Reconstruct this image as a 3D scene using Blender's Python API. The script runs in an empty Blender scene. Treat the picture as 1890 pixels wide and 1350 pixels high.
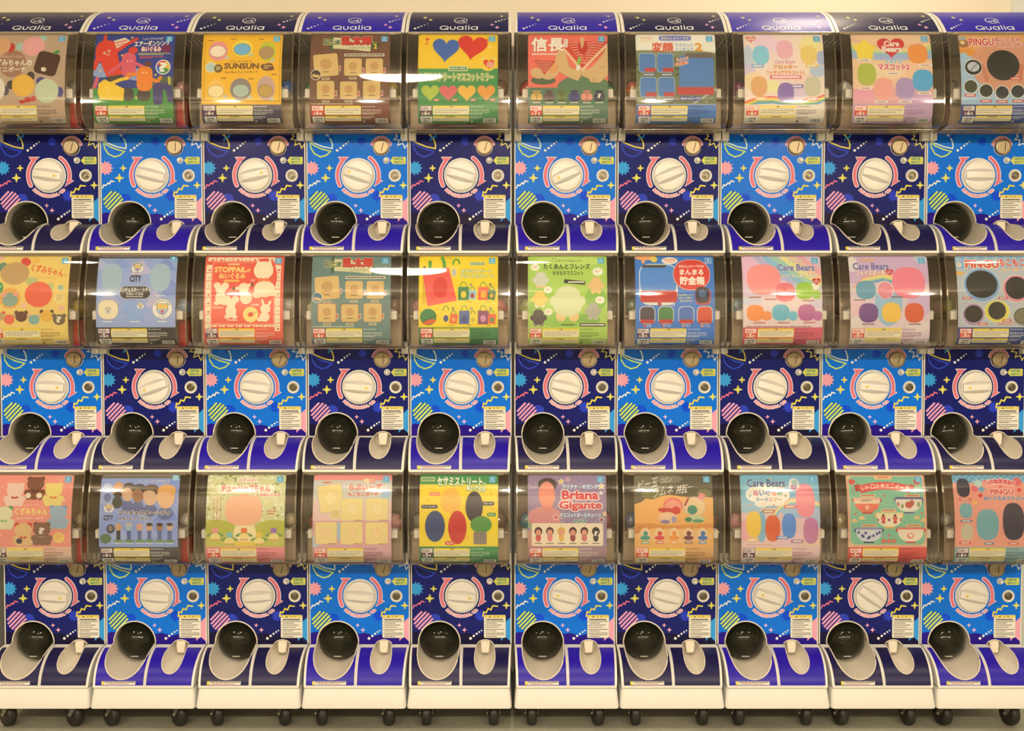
import bpy, bmesh, math, random
from mathutils import Vector, Matrix
from mathutils.geometry import tessellate_polygon

# ------------------------------------------------------------------ camera, light, exposure
scene = bpy.context.scene
coll = scene.collection
CAM_H = 1.151
cam_data = bpy.data.cameras.new('camera')
cam_data.sensor_fit = 'HORIZONTAL'
cam_data.sensor_width = 36.0
cam_data.lens = 36.0 * 2003.65 / 1890.0
cam_data.clip_start = 0.05
camera = bpy.data.objects.new('camera', cam_data)
camera.location = (0.0, -3.2, CAM_H)
camera.rotation_euler = (math.radians(90 - 1.989), 0, 0)
coll.objects.link(camera)
scene.camera = camera

world = bpy.data.worlds.new('world')
world.use_nodes = True
world.node_tree.nodes['Background'].inputs[0].default_value = (1.0, 0.86, 0.64, 1)
world.node_tree.nodes['Background'].inputs[1].default_value = 0.0
scene.world = world

scene.view_settings.view_transform = 'Standard'
scene.view_settings.look = 'None'
scene.view_settings.gamma = 1.0
scene.view_settings.use_curve_mapping = False
scene.view_settings.exposure = -0.46

def area_light(name, loc, target, size, power, color=(1.0, 0.815, 0.575), shape='DISK', size_y=None, spread=180):
    l = bpy.data.lights.new(name, 'AREA')
    l.shape = shape
    l.size = size
    if size_y: l.size_y = size_y
    l.energy = power
    l.color = color
    l.spread = math.radians(spread)
    o = bpy.data.objects.new(name, l)
    o.location = loc
    d = Vector(target) - Vector(loc)
    o.rotation_euler = d.to_track_quat('-Z', 'Y').to_euler()
    coll.objects.link(o)
    return o

# ceiling lamps of the shop: a row of track spots across the aisle, one lamp by the wall; plus added fill lights over the aisle and rear wall
CEIL = 3.0
for i in range(7):
    x = -3.3 + 1.1 * i
    area_light('track_spot_lamp', (x, -5.6, 2.90), (x * 0.45, 0.0, 0.9), 0.13, 43)
for x in (-2.2, 0.1, 2.4):
    area_light('aisle_fill_light', (x, -2.0, CEIL - 0.03), (x, -1.9, 0.0), 0.16, 22, spread=110)  # added fill, no known fixture: floor bounce brightens the cards' lower curve
area_light('ceiling_panel_lamp', (-0.57, -2.55, CEIL - 0.05), (-0.45, -0.6, 1.2), 0.42, 18)
for x in (-2.6, 0.0, 2.6):
    area_light('rear_wall_fill_light', (x, -6.1, CEIL - 0.05), (x, -7.2, 1.1), 0.20, 90)  # added to brighten the unseen rear wall, which then fills from the front
area_light('wall_lamp', (1.08, 0.22, CEIL - 0.10), (1.08, 0.15, 2.0), 0.26, 8)

# ------------------------------------------------------------------ colour and materials
def lin(c):
    c = c / 255.0
    return c / 12.92 if c <= 0.04045 else ((c + 0.055) / 1.055) ** 2.4
WHITE = (lin(255), lin(236), lin(203))        # how white paper looks under the shop's warm lamps
def C(r, g, b):
    """surface colour of something that looks (r,g,b) under the shop's warm lamps"""
    return tuple(min(0.86, max(0.004, 0.80 * lin(v) / w)) for v, w in zip((r, g, b), WHITE))

MATS = {}
def principled(name, color=(0.8, 0.8, 0.8), rough=0.5, metal=0.0, coat=0.0, attr=None, spec=0.5, bump=None, noise=None):
    m = bpy.data.materials.new(name); m.use_nodes = True
    nt = m.node_tree; b = nt.nodes['Principled BSDF']
    b.inputs['Base Color'].default_value = (*color, 1)
    b.inputs['Roughness'].default_value = rough
    b.inputs['Metallic'].default_value = metal
    b.inputs['Coat Weight'].default_value = coat
    b.inputs['Coat Roughness'].default_value = 0.06
    b.inputs['Specular IOR Level'].default_value = spec
    if attr:
        a = nt.nodes.new('ShaderNodeAttribute'); a.attribute_name = attr
        nt.links.new(a.outputs['Color'], b.inputs['Base Color'])
    if noise:
        sc, c2, amt = noise
        n = nt.nodes.new('ShaderNodeTexNoise'); n.inputs['Scale'].default_value = sc; n.inputs['Detail'].default_value = 6
        g = nt.nodes.new('ShaderNodeNewGeometry'); nt.links.new(g.outputs['Position'], n.inputs['Vector'])
        r = nt.nodes.new('ShaderNodeValToRGB')
        r.color_ramp.elements[0].position = 0.5 - amt; r.color_ramp.elements[1].position = 0.5 + amt
        r.color_ramp.elements[0].color = (*color, 1); r.color_ramp.elements[1].color = (*c2, 1)
        nt.links.new(n.outputs['Fac'], r.inputs['Fac']); nt.links.new(r.outputs['Color'], b.inputs['Base Color'])
    if bump:
        n = nt.nodes.new('ShaderNodeTexNoise'); n.inputs['Scale'].default_value = bump[0]
        g = nt.nodes.new('ShaderNodeNewGeometry'); nt.links.new(g.outputs['Position'], n.inputs['Vector'])
        bp = nt.nodes.new('ShaderNodeBump'); bp.inputs['Strength'].default_value = bump[1]; bp.inputs['Distance'].default_value = 0.002
        nt.links.new(n.outputs['Fac'], bp.inputs['Height']); nt.links.new(bp.outputs['Normal'], b.inputs['Normal'])
    MATS[name] = m
    return m

def thin_clear(name, tint=(0.9, 0.88, 0.85), rough=0.02, base=0.05, edge=0.75, haze=0.0, hazecol=(0.6, 0.55, 0.45)):
    """thin clear plastic sheet: see-through straight on, mirror-like at grazing angles"""
    m = bpy.data.materials.new(name); m.use_nodes = True
    nt = m.node_tree; nt.nodes.remove(nt.nodes['Principled BSDF'])
    out = nt.nodes['Material Output']
    tr = nt.nodes.new('ShaderNodeBsdfTransparent'); tr.inputs[0].default_value = (*tint, 1)
    gl = nt.nodes.new('ShaderNodeBsdfGlossy'); gl.inputs['Roughness'].default_value = rough
    gl.inputs[0].default_value = (1, 1, 1, 1)
    lw = nt.nodes.new('ShaderNodeLayerWeight'); lw.inputs[0].default_value = 0.35
    mr = nt.nodes.new('ShaderNodeMapRange'); mr.inputs['To Min'].default_value = base; mr.inputs['To Max'].default_value = edge
    nt.links.new(lw.outputs['Fresnel'], mr.inputs['Value'])
    mx = nt.nodes.new('ShaderNodeMixShader')
    nt.links.new(mr.outputs[0], mx.inputs[0])
    src = tr
    if haze > 0:
        df = nt.nodes.new('ShaderNodeBsdfDiffuse'); df.inputs[0].default_value = (*hazecol, 1)
        m2 = nt.nodes.new('ShaderNodeMixShader'); m2.inputs[0].default_value = haze
        nt.links.new(tr.outputs[0], m2.inputs[1]); nt.links.new(df.outputs[0], m2.inputs[2]); src = m2
    nt.links.new(src.outputs[0], mx.inputs[1]); nt.links.new(gl.outputs[0], mx.inputs[2])
    nt.links.new(mx.outputs[0], out.inputs['Surface'])
    MATS[name] = m
    return m

CREAM = C(250, 232, 200)
M_white = principled('cream_plastic', CREAM, 0.34)
M_scoop = principled('cream_plastic_warm', C(246, 222, 182), 0.42)
M_white2 = principled('cream_plastic_matte', C(243, 224, 190), 0.5)
M_print = principled('printed_paper', (0.8, 0.8, 0.8), 0.55, attr='Col', spec=0.3)
M_panel = principled('printed_panel', (0.8, 0.8, 0.8), 0.08, attr='Col', spec=0.18)
M_flap = principled('printed_glossy_sheet', (0.8, 0.8, 0.8), 0.34, attr='Col', spec=0.25)
M_dome = principled('smoked_black_plastic', (0.010, 0.011, 0.007), 0.05, spec=0.32)
M_metal = principled('brushed_metal', (0.30, 0.25, 0.165), 0.38, metal=0.8)
M_core = principled('lock_metal', (0.17, 0.155, 0.12), 0.3, metal=0.9)
M_dark = principled('black_slot', (0.006, 0.006, 0.006), 0.6)
M_rubber = principled('black_rubber', (0.018, 0.018, 0.017), 0.45)
M_fork = principled('zinc_fork', (0.35, 0.33, 0.28), 0.4, metal=0.7)
M_inside = principled('bin_inner_plastic', C(176, 142, 98), 0.5)
M_mech = principled('hopper_plastic', C(206, 172, 128), 0.45)
M_red = principled('red_plastic', C(200, 50, 35), 0.4)
M_yellow = principled('yellow_mark', C(240, 205, 70), 0.5)
M_clear = thin_clear('clear_bin_plastic', (0.95, 0.935, 0.91), 0.03, 0.035, 0.75)
M_edge = thin_clear('smoky_bin_edge', (0.72, 0.67, 0.60), 0.05, 0.12, 0.8, 0.12, (0.22, 0.17, 0.12))
M_lip = thin_clear('hazy_bin_lip', (0.82, 0.78, 0.72), 0.10, 0.10, 0.7, 0.22, (0.52, 0.43, 0.31))
M_cap = thin_clear('clear_capsule_plastic', (0.93, 0.92, 0.90), 0.04, 0.06, 0.8, 0.10, (0.75, 0.7, 0.6))

# ------------------------------------------------------------------ mesh helpers
def finish(name, bm, mat, angle=35):
    me = bpy.data.meshes.new(name)
    bmesh.ops.recalc_face_normals(bm, faces=bm.faces[:])
    bm.to_mesh(me); bm.free()
    me.materials.append(mat)
    for p in me.polygons: p.use_smooth = True
    me.set_sharp_from_angle(angle=math.radians(angle))
    return me

def bm_box(bm, x0, x1, y0, y1, z0, z1, bev=0.0, seg=2):
    vs = [bm.verts.new((x, y, z)) for x in (x0, x1) for y in (y0, y1) for z in (z0, z1)]
    F = [(0, 1, 3, 2), (4, 6, 7, 5), (0, 4, 5, 1), (2, 3, 7, 6), (0, 2, 6, 4), (1, 5, 7, 3)]
    fs = [bm.faces.new([vs[i] for i in f]) for f in F]
    if bev > 0:
        es = list({e for f in fs for e in f.edges})
        bmesh.ops.bevel(bm, geom=es, offset=bev, segments=seg, affect='EDGES', profile=0.5)
    return vs

def bm_lathe(bm, prof, cx=0.0, cz=0.0, n=32, sx=1.0, sz=1.0):
    """revolve (radius, y) profile about the y axis through (cx, cz)"""
    rings = []
    for r, y in prof:
        if r < 1e-7:
            rings.append([bm.verts.new((cx, y, cz))])
        else:
            rings.append([bm.verts.new((cx + sx * r * math.cos(2 * math.pi * k / n), y, cz + sz * r * math.sin(2 * math.pi * k / n))) for k in range(n)])
    for a, b in zip(rings, rings[1:]):
        if len(a) == 1 and len(b) == 1: continue
        for k in range(n):
            k2 = (k + 1) % n
            if len(a) == 1: bm.faces.new((a[0], b[k], b[k2]))
            elif len(b) == 1: bm.faces.new((a[k], a[k2], b[0]))
            else: bm.faces.new((a[k], a[k2], b[k2], b[k]))

def bm_loft(bm, rings, closed=True, cap_last=False, cap_first=False):
    R = [[bm.verts.new(p) for p in r] for r in rings]
    n = len(R[0])
    for a, b in zip(R, R[1:]):
        for k in range(n if closed else n - 1):
            bm.faces.new((a[k], a[(k + 1) % n], b[(k + 1) % n], b[k]))
    if cap_last: bm.faces.new(R[-1])
    if cap_first: bm.faces.new(R[0][::-1])
    return R

def bm_tube(bm, pts, r, closed=False, n=6):
    P = [Vector(p) for p in pts]; m = len(P); rings = []
    for i, p in enumerate(P):
        a = P[(i - 1) % m] if (closed or i > 0) else p
        b = P[(i + 1) % m] if (closed or i < m - 1) else p
        t = (b - a)
        t = t.normalized() if t.length > 1e-9 else Vector((1, 0, 0))
        ref = Vector((0, 1, 0)) if abs(t.y) < 0.9 else Vector((1, 0, 0))
        u = t.cross(ref).normalized(); v = t.cross(u).normalized()
        rings.append([bm.verts.new(p + r * (math.cos(2 * math.pi * k / n) * u + math.sin(2 * math.pi * k / n) * v)) for k in range(n)])
    for i in range(m if closed else m - 1):
        a, b = rings[i], rings[(i + 1) % m]
        for k in range(n):
            bm.faces.new((a[k], a[(k + 1) % n], b[(k + 1) % n], b[k]))

def catmull(pts, step=6):
    out = []
    P = [pts[0]] + list(pts) + [pts[-1]]
    for i in range(1, len(P) - 2):
        p0, p1, p2, p3 = P[i - 1], P[i], P[i + 1], P[i + 2]
        for k in range(step):
            t = k / step
            out.append(tuple(0.5 * ((2 * b) + (-a + c) * t + (2 * a - 5 * b + 4 * c - d) * t * t + (-a + 3 * b - 3 * c + d) * t ** 3)
                             for a, b, c, d in zip(p0, p1, p2, p3)))
    out.append(tuple(pts[-1]))
    return out

class Profile:
    """a bent sheet: polyline of (y, z); s is the length along it; outward normal towards the viewer"""
    def __init__(self, pts):
        self.p = pts
        self.s = [0.0]
        for a, b in zip(pts, pts[1:]):
            self.s.append(self.s[-1] + math.hypot(b[0] - a[0], b[1] - a[1]))
        self.n = []
        for i in range(len(pts)):
            a = pts[max(0, i - 1)]; b = pts[min(len(pts) - 1, i + 1)]
            dy, dz = b[0] - a[0], b[1] - a[1]; L = math.hypot(dy, dz)
            ny, nz = dz / L, -dy / L
            self.n.append((ny, nz))
    def at(self, s):
        S = self.s
        if s <= 0: i = 0
        else:
            i = len(S) - 2
            lo, hi = 0, len(S) - 2
            while lo < hi:
                mid = (lo + hi) // 2
                if S[mid + 1] >= s: hi = mid
                else: lo = mid + 1
            i = lo
        t = (s - S[i]) / (S[i + 1] - S[i])
        a, b = self.p[i], self.p[i + 1]; na, nb = self.n[i], self.n[i + 1]
        return (a[0] + (b[0] - a[0]) * t, a[1] + (b[1] - a[1]) * t, na[0] + (nb[0] - na[0]) * t, na[1] + (nb[1] - na[1]) * t)
    def s_of_z(self, z):
        for i in range(len(self.p) - 1):
            a, b = self.p[i][1], self.p[i + 1][1]
            if (a - z) * (b - z) <= 0 and a != b:
                return self.s[i] + (self.s[i + 1] - self.s[i]) * (z - a) / (b - a)
        return self.s[-1] if abs(z - self.p[-1][1]) < abs(z - self.p[0][1]) else 0.0

# ------------------------------------------------------------------ flat print (vector drawing laid on a sheet)
_glyphs = {}
def glyphs(body, offset, res=2):
    key = (body, round(offset, 4), res)
    if key not in _glyphs:
        c = bpy.data.curves.new('lettering', 'FONT'); c.body = body; c.resolution_u = res; c.offset = offset; c.fill_mode = 'FRONT'
        ob = bpy.data.objects.new('lettering', c)
        me = bpy.data.meshes.new_from_object(ob)
        vs = [(v.co.x, v.co.y) for v in me.vertices]
        tr = [tuple(p.vertices) for p in me.polygons]
        bpy.data.objects.remove(ob); bpy.data.meshes.remove(me); bpy.data.curves.remove(c)
        _glyphs[key] = (vs, tr)
    return _glyphs[key]

class Art:
    """tf maps drawing coordinates to sheet coordinates (u to the right, s along the sheet)"""
    def __init__(self, tf, dz=6e-5):
        self.tf = tf; self.dz = dz; self.items = []     # (triangles, colour, layer, bbox)
        self.guard = None
    def _add(self, tris, color, raw=False, layer=None):
        if not raw: tris = [[self.tf(x, y) for x, y in t] for t in tris]
        if self.guard: tris = [[self.guard(*p) for p in t] for t in tris]
        if not tris: return
        xs = [p[0] for t in tris for p in t]; ys = [p[1] for t in tris for p in t]
        bb = (min(xs), min(ys), max(xs), max(ys))
        lay = 0
        for it in self.items:
            b = it[3]
            if b[0] < bb[2] and b[2] > bb[0] and b[1] < bb[3] and b[3] > bb[1]:
                lay = max(lay, int(it[2]) + 1)
        if layer is not None: lay = layer
        self.items.append((tris, color, lay, bb))
        return lay
    def poly(self, pts, color):
        v = [Vector((p[0], p[1], 0)) for p in pts]
        tri = tessellate_polygon([v])
        self._add([[pts[i] for i in t] for t in tri], color)
    def ell(self, cx, cy, rx, ry, color, rot=0, n=28, a0=0, a1=360, pw=1.0):
        cr, sr = math.cos(math.radians(rot)), math.sin(math.radians(rot))
        pts = []
        full = abs(a1 - a0) >= 360
        for k in range(n if full else n + 1):
            a = math.radians(a0 + (a1 - a0) * k / n)
            c, s = math.cos(a), math.sin(a)
            x = rx * math.copysign(abs(c) ** pw, c); y = ry * math.copysign(abs(s) ** pw, s)
            pts.append((cx + x * cr - y * sr, cy + x * sr + y * cr))
        self._add([[(cx, cy), pts[k], pts[(k + 1) % len(pts)]] for k in range(n if full else n)], color)
    def blob(self, cx, cy, rx, ry, color, rot=0):
        self.ell(cx, cy, rx, ry, color, rot, pw=0.8)
    def rect(self, x0, y0, x1, y1, color, r=0, rot=0):
        cx, cy = (x0 + x1) / 2, (y0 + y1) / 2
        pts = []
        if r <= 0: pts = [(x0, y0), (x1, y0), (x1, y1), (x0, y1)]
        else:
            r = min(r, abs(x1 - x0) / 2, abs(y1 - y0) / 2)
            for (ax, ay, a) in ((x1 - r, y0 + r, -90), (x1 - r, y1 - r, 0), (x0 + r, y1 - r, 90), (x0 + r, y0 + r, 180)):
                for k in range(5):
                    t = math.radians(a + 22.5 * k)
                    pts.append((ax + r * math.cos(t), ay + r * math.sin(t)))
        if rot:
            cr, sr = math.cos(math.radians(rot)), math.sin(math.radians(rot))
            pts = [(cx + (x - cx) * cr - (y - cy) * sr, cy + (x - cx) * sr + (y - cy) * cr) for x, y in pts]
        self._add([[pts[0], pts[k], pts[k + 1]] for k in range(1, len(pts) - 1)], color)
    def stroke(self, pts, w, color, closed=False, cap=True):
        """continuous ribbon with mitred bends and rounded ends"""
        h = w / 2.0; P = []
        for p in pts:
            if not P or math.hypot(p[0] - P[-1][0], p[1] - P[-1][1]) > 1e-9: P.append(p)
        if closed and len(P) > 2 and math.hypot(P[0][0] - P[-1][0], P[0][1] - P[-1][1]) < 1e-9: P.pop()
        n = len(P)
        if n < 2:
            self.ell(pts[0][0], pts[0][1], h, h, color, n=12); return
        D = []
        for i in range(n if closed else n - 1):
            a, b = P[i], P[(i + 1) % n]; L = math.hypot(b[0] - a[0], b[1] - a[1]); D.append(((b[0] - a[0]) / L, (b[1] - a[1]) / L))
        Lf, Rt = [], []
        for i in range(n):
            d1 = D[i - 1] if (closed or i > 0) else D[0]
            d2 = D[i % len(D)] if (closed or i < n - 1) else D[-1]
            nx, ny = -(d1[1] + d2[1]), d1[0] + d2[0]; L = math.hypot(nx, ny)
            if L < 1e-6: nx, ny, L = -d1[1], d1[0], 1.0
            nx, ny = nx / L, ny / L
            c = max(0.5, nx * -d1[1] + ny * d1[0]); m = h / c
            Lf.append((P[i][0] + nx * m, P[i][1] + ny * m)); Rt.append((P[i][0] - nx * m, P[i][1] - ny * m))
        tris = []
        for i in range(n if closed else n - 1):
            k = (i + 1) % n
            tris += [[Lf[i], Lf[k], Rt[k]], [Lf[i], Rt[k], Rt[i]]]
        if cap and not closed:
            for (x, y), (dx, dy), sg in ((P[0], D[0], -1), (P[-1], D[-1], 1)):
                a0 = math.atan2(dy * sg, dx * sg)
                q = [(x + h * math.cos(a0 - math.pi / 2 + math.pi * k / 6), y + h * math.sin(a0 - math.pi / 2 + math.pi * k / 6)) for k in range(7)]
                tris += [[q[0], q[k], q[k + 1]] for k in range(1, 6)]
        self._add(tris, color)
    def arc(self, cx, cy, rx, ry, a0, a1, w, color, n=18, cap=True):
        self.stroke([(cx + rx * math.cos(math.radians(a0 + (a1 - a0) * k / n)), cy + ry * math.sin(math.radians(a0 + (a1 - a0) * k / n))) for k in range(n + 1)], w, color, cap=cap)
    def star(self, cx, cy, r, n, inner, color, rot=-90, sy=1.0):
        pts = []
        for k in range(2 * n):
            q = r if k % 2 == 0 else r * inner
            a = math.radians(rot) + math.pi * k / n
            pts.append((cx + q * math.cos(a), cy + sy * q * math.sin(a)))
        self._add([[(cx, cy), pts[k], pts[(k + 1) % (2 * n)]] for k in range(2 * n)], color)
    def heart(self, cx, cy, w, h, color, rot=0):
        pts = []
        cr, sr = math.cos(math.radians(rot)), math.sin(math.radians(rot))
        for k in range(32):
            t = 2 * math.pi * k / 32
            x = 16 * math.sin(t) ** 3 / 32.0 * w
            y = -(13 * math.cos(t) - 5 * math.cos(2 * t) - 2 * math.cos(3 * t) - math.cos(4 * t) + 2.5) / 29.0 * h
            pts.append((cx + x * cr - y * sr, cy + x * sr + y * cr))
        self.poly(pts, color)
    def text(self, body, x0, y0, x1, y1, color, bold=0.02, out=None, ow=0.07, rot=0, shear=0.0, out2=None, ow2=0.13, res=2):
        vs, tr = glyphs(body, 0.0, res)
        if not vs: return
        bx0 = min(v[0] for v in vs); bx1 = max(v[0] for v in vs); by0 = min(v[1] for v in vs); by1 = max(v[1] for v in vs)
        kx = (x1 - x0) / max(1e-6, bx1 - bx0); ky = (y1 - y0) / max(1e-6, by1 - by0)
        bold = min(bold, 0.045); ow = min(ow, bold + 0.075); ow2 = min(ow2, ow + 0.05)
        cx, cy = (x0 + x1) / 2, (y0 + y1) / 2
        cr, sr = math.cos(math.radians(rot)), math.sin(math.radians(rot))
        def put(v):
            x = x0 + (v[0] - bx0) * kx; y = y1 - (v[1] - by0) * ky
            x += shear * (cy - y)
            dx, dy = x - cx, y - cy
            return (cx + dx * cr - dy * sr, cy + dx * sr + dy * cr)
        for o, col in ((ow2, out2), (ow, out), (bold, color)):
            if col is None: continue
            if o <= 0.012:
                gv, gt = glyphs(body, 0.0, res)
                P = [put(v) for v in gv]
                self._add([[P[i] for i in t] for t in gt], col)
                continue
            # heavy strokes and outlines: the letter repeated around a small circle
            gv, gt = glyphs(body, 0.0, res)
            n = 5 if o < 0.04 else 8 if o < 0.09 else 12
            lay = None
            for k in range(n + 1):
                dx = dy = 0.0
                if k < n: dx = o * math.cos(2 * math.pi * k / n); dy = o * math.sin(2 * math.pi * k / n)
                P = [put((v[0] + dx, v[1] + dy)) for v in gv]
                r = self._add([[P[i] for i in t] for t in gt], col, layer=None if lay is None else lay + k * 0.06)
                if lay is None: lay = r
    def arctext(self, body, cx, cy, r, a0, a1, size, color, bold=0.03, out=None, ow=0.1, flip=1):
        """characters set along a circle; flip=-1 puts them along the lower side"""
        n = len(body)
        for o, col in ((ow, out), (bold, color)):
            if col is None: continue
            m = 0 if o <= 0.012 else 5 if o < 0.05 else 10
            lay = None
            for q in range(m + 1):
                tris = []
                ex = o * math.cos(2 * math.pi * q / m) if q < m else 0.0
                ey = o * math.sin(2 * math.pi * q / m) if q < m else 0.0
                for i, ch in enumerate(body):
                    a = math.radians(a0 + (a1 - a0) * (i + 0.5) / n)
                    gv, gt = glyphs(ch, 0.0)
                    if not gv: continue
                    bx = (min(v[0] for v in gv) + max(v[0] for v in gv)) / 2 - ex; by = 0.38 - ey
                    ox, oy = cx + r * math.cos(a), cy + r * math.sin(a)
                    if flip == 1: ux, uy, wx, wy = -math.sin(a), math.cos(a), math.cos(a), math.sin(a)
                    else: ux, uy, wx, wy = math.sin(a), -math.cos(a), -math.cos(a), -math.sin(a)
                    P = [(ox + size * ((v[0] - bx) * ux + (v[1] - by) * wx), oy + size * ((v[0] - bx) * uy + (v[1] - by) * wy)) for v in gv]
                    tris += [[P[i2] for i2 in t] for t in gt]
                k = self._add(tris, col, layer=None if lay is None else lay + q * 0.06)
                if lay is None: lay = k
    def lines(self, x0, y0, x1, y1, n, color, fill=0.45, seed=1, short_last=True):
        """small print too fine to read"""
        rnd = random.Random(seed); tris = []
        pit = (y1 - y0) / n
        for i in range(n):
            ya = y0 + i * pit; yb = ya + pit * fill; x = x0
            xe = x1 if not (short_last and i == n - 1) else x0 + (x1 - x0) * rnd.uniform(0.5, 0.9)
            while x < xe:
                w = (x1 - x0) * rnd.uniform(0.03, 0.10)
                xb = min(xe, x + w)
                tris += [[(x, ya), (xb, ya), (xb, yb)], [(x, ya), (xb, yb), (x, yb)]]
                x = xb + (x1 - x0) * rnd.uniform(0.006, 0.014)
        self._add(tris, color)
    def mesh(self, name, prof, mat, lift=0.0, clip=None):
        """lay the drawing on a Profile and return a mesh"""
        S = prof.s
        V, F, COL, N = [], [], [], []
        smax = S[-1]
        for tris, color, lay, bb in self.items:
            h = lift + lay * self.dz
            for t in tris:
                if clip:
                    if max(p[0] for p in t) < clip[0] or min(p[0] for p in t) > clip[2]: continue
                lo = min(p[1] for p in t); hi = max(p[1] for p in t)
                if hi <= 0 or lo >= smax: continue
                polys = [t]
                if clip: polys = clip_slab(polys, 0, clip[0], clip[2])
                if lo < 0 or hi > smax: polys = clip_slab(polys, 1, 0.0, smax)
                i0 = 0
                for s in S[1:-1]:
                    if lo < s - 1e-7 < s < hi - 1e-7:
                        nxt = []
                        for q in polys: nxt += split_at(q, s)
                        polys = nxt
                for q in polys:
                    if len(q) < 3: continue
                    base = len(V)
                    ar = sum(q[k][0] * q[(k + 1) % len(q)][1] - q[(k + 1) % len(q)][0] * q[k][1] for k in range(len(q)))
                    if abs(ar) < 1e-12: continue
                    if ar > 0: q = q[::-1]
                    for u, s in q:
                        y, z, ny, nz = prof.at(s)
                        V.append((u, y + ny * h, z + nz * h)); N.append((0, ny, nz))
                    F.append(tuple(range(base, base + len(q)))); COL.append((color, len(q)))
        me = bpy.data.meshes.new(name)
        me.from_pydata(V, [], F)
        ca = me.color_attributes.new('Col', 'FLOAT_COLOR', 'CORNER')
        buf = []
        for c, n in COL: buf += [c[0], c[1], c[2], 1.0] * n
        ca.data.foreach_set('color', buf)
        me.materials.append(mat)
        for p in me.polygons: p.use_smooth = True
        me.normals_split_custom_set_from_vertices(N)
        return me

def split_at(poly, s):
    a, b = [], []
    n = len(poly)
    for k in range(n):
        p, q = poly[k], poly[(k + 1) % n]
        if p[1] <= s: a.append(p)
        if p[1] >= s: b.append(p)
        if (p[1] - s) * (q[1] - s) < 0:
            t = (s - p[1]) / (q[1] - p[1]); m = (p[0] + (q[0] - p[0]) * t, s)
            a.append(m); b.append(m)
    return [q for q in (a, b) if len(q) >= 3]

def clip_slab(polys, ax, lo, hi):
    out = []
    for poly in polys:
        for sign, lim in ((1, lo), (-1, hi)):
            res = []
            n = len(poly)
            for k in range(n):
                p, q = poly[k], poly[(k + 1) % n]
                dp, dq = sign * (p[ax] - lim), sign * (q[ax] - lim)
                if dp >= 0: res.append(p)
                if dp * dq < 0:
                    t = dp / (dp - dq); res.append((p[0] + (q[0] - p[0]) * t, p[1] + (q[1] - p[1]) * t))
            poly = res
            if len(poly) < 3: break
        if len(poly) >= 3: out.append(poly)
    return out

# ------------------------------------------------------------------ object helpers
def put(name, mesh, parent=None, loc=(0, 0, 0), rot=(0, 0, 0)):
    o = bpy.data.objects.new(name, mesh)
    coll.objects.link(o)
    o.parent = parent
    o.location = loc; o.rotation_euler = rot
    return o
def tag(o, label=None, cat=None, group=None, kind=None):
    if label: o['label'] = label
    if cat: o['category'] = cat
    if group: o['group'] = group
    if kind: o['kind'] = kind
    return o
# ------------------------------------------------------------------ the room
FLOOR = principled('floor_concrete', C(172, 160, 126), 0.42, noise=(3.2, C(200, 186, 148), 0.16), bump=(60, 0.15))
WALLM = principled('wall_paint', C(240, 214, 172), 0.7, noise=(1.2, C(246, 222, 182), 0.3))
WALLR = principled('wall_paint_pale', C(226, 218, 190), 0.7)
GREYM = principled('grey_partition', C(182, 170, 148), 0.6)
CEILM = principled('ceiling_paint', (0.7, 0.67, 0.6), 0.8)
DARKM = principled('shop_wall_plain', (0.62, 0.57, 0.48), 0.7)

def struct(name, boxes, mat, bev=0.0):
    bm = bmesh.new()
    for b in boxes: bm_box(bm, *b, bev=bev)
    o = put(name, finish(name, bm, mat)); o['kind'] = 'structure'
    return o
FZ = -0.012
struct('floor', [(-4.5, 4.5, -7.2, 0.9, -0.06, FZ)], FLOOR)
struct('wall_back', [(-4.5, 1.655, 0.44, 0.9, FZ, 3.0)], WALLM)
struct('wall_right', [(1.655, 4.5, 0.41, 0.9, FZ, 3.0)], WALLR)
struct('wall_left', [(-1.95, -1.553, 0.06, 0.44, FZ, 1.92)], GREYM)
struct('ceiling', [(-4.5, 4.5, -7.2, 0.9, 3.0, 3.05)], CEILM)
struct('wall_rear', [(-4.5, 4.5, -7.4, -7.2, FZ, 3.0)], DARKM)
struct('wall_side', [(-4.7, -4.5, -7.4, 0.9, FZ, 3.0), (4.5, 4.7, -7.4, 0.9, FZ, 3.0)], DARKM)

# ------------------------------------------------------------------ shapes of one capsule machine (dial centre is the origin)
W = 0.1495                 # half width of a machine
KP = 0.2956e-3             # one unit of the panel drawing in metres
PT, PB = 0.131, -0.145     # panel top and bottom
panel_prof = Profile([(0.0, PT), (0.0, PB)])
flap_prof = Profile([(-0.006 - 0.118 * math.sin(a) / math.sin(1.43), PB - 0.087 * (1 - math.cos(a)) / (1 - math.cos(1.43))) for a in [1.43 * k / 20 for k in range(21)]])
bin_pts = [(-.118, .384), (-.129, .355), (-.141, .310), (-.149, .260), (-.1525, .210), (-.153, .175), (-.1515, .155), (-.146, .1385), (-.134, .1258), (-.118, .1203), (-.095, .1184), (-.066, .118)]
bin_curve = catmull(bin_pts, 4)
bin_prof = Profile(bin_curve)
def inset(prof, d):
    return [(p[0] - n[0] * d, p[1] - n[1] * d) for p, n in zip(prof.p, prof.n)]
_cp = [p for p in inset(bin_prof, 0.0045) if p[1] < 0.3785]
card_prof = Profile([(_cp[0][0] + 0.0006, 0.3785)] + _cp)
head_up = catmull([(-.113, .386), (-.087, .413), (-.047, .446), (.008, .474), (.065, .490), (.12, .496)], 4)
head_prof = Profile(head_up[::-1])
HL = head_prof.s[-1]

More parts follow.
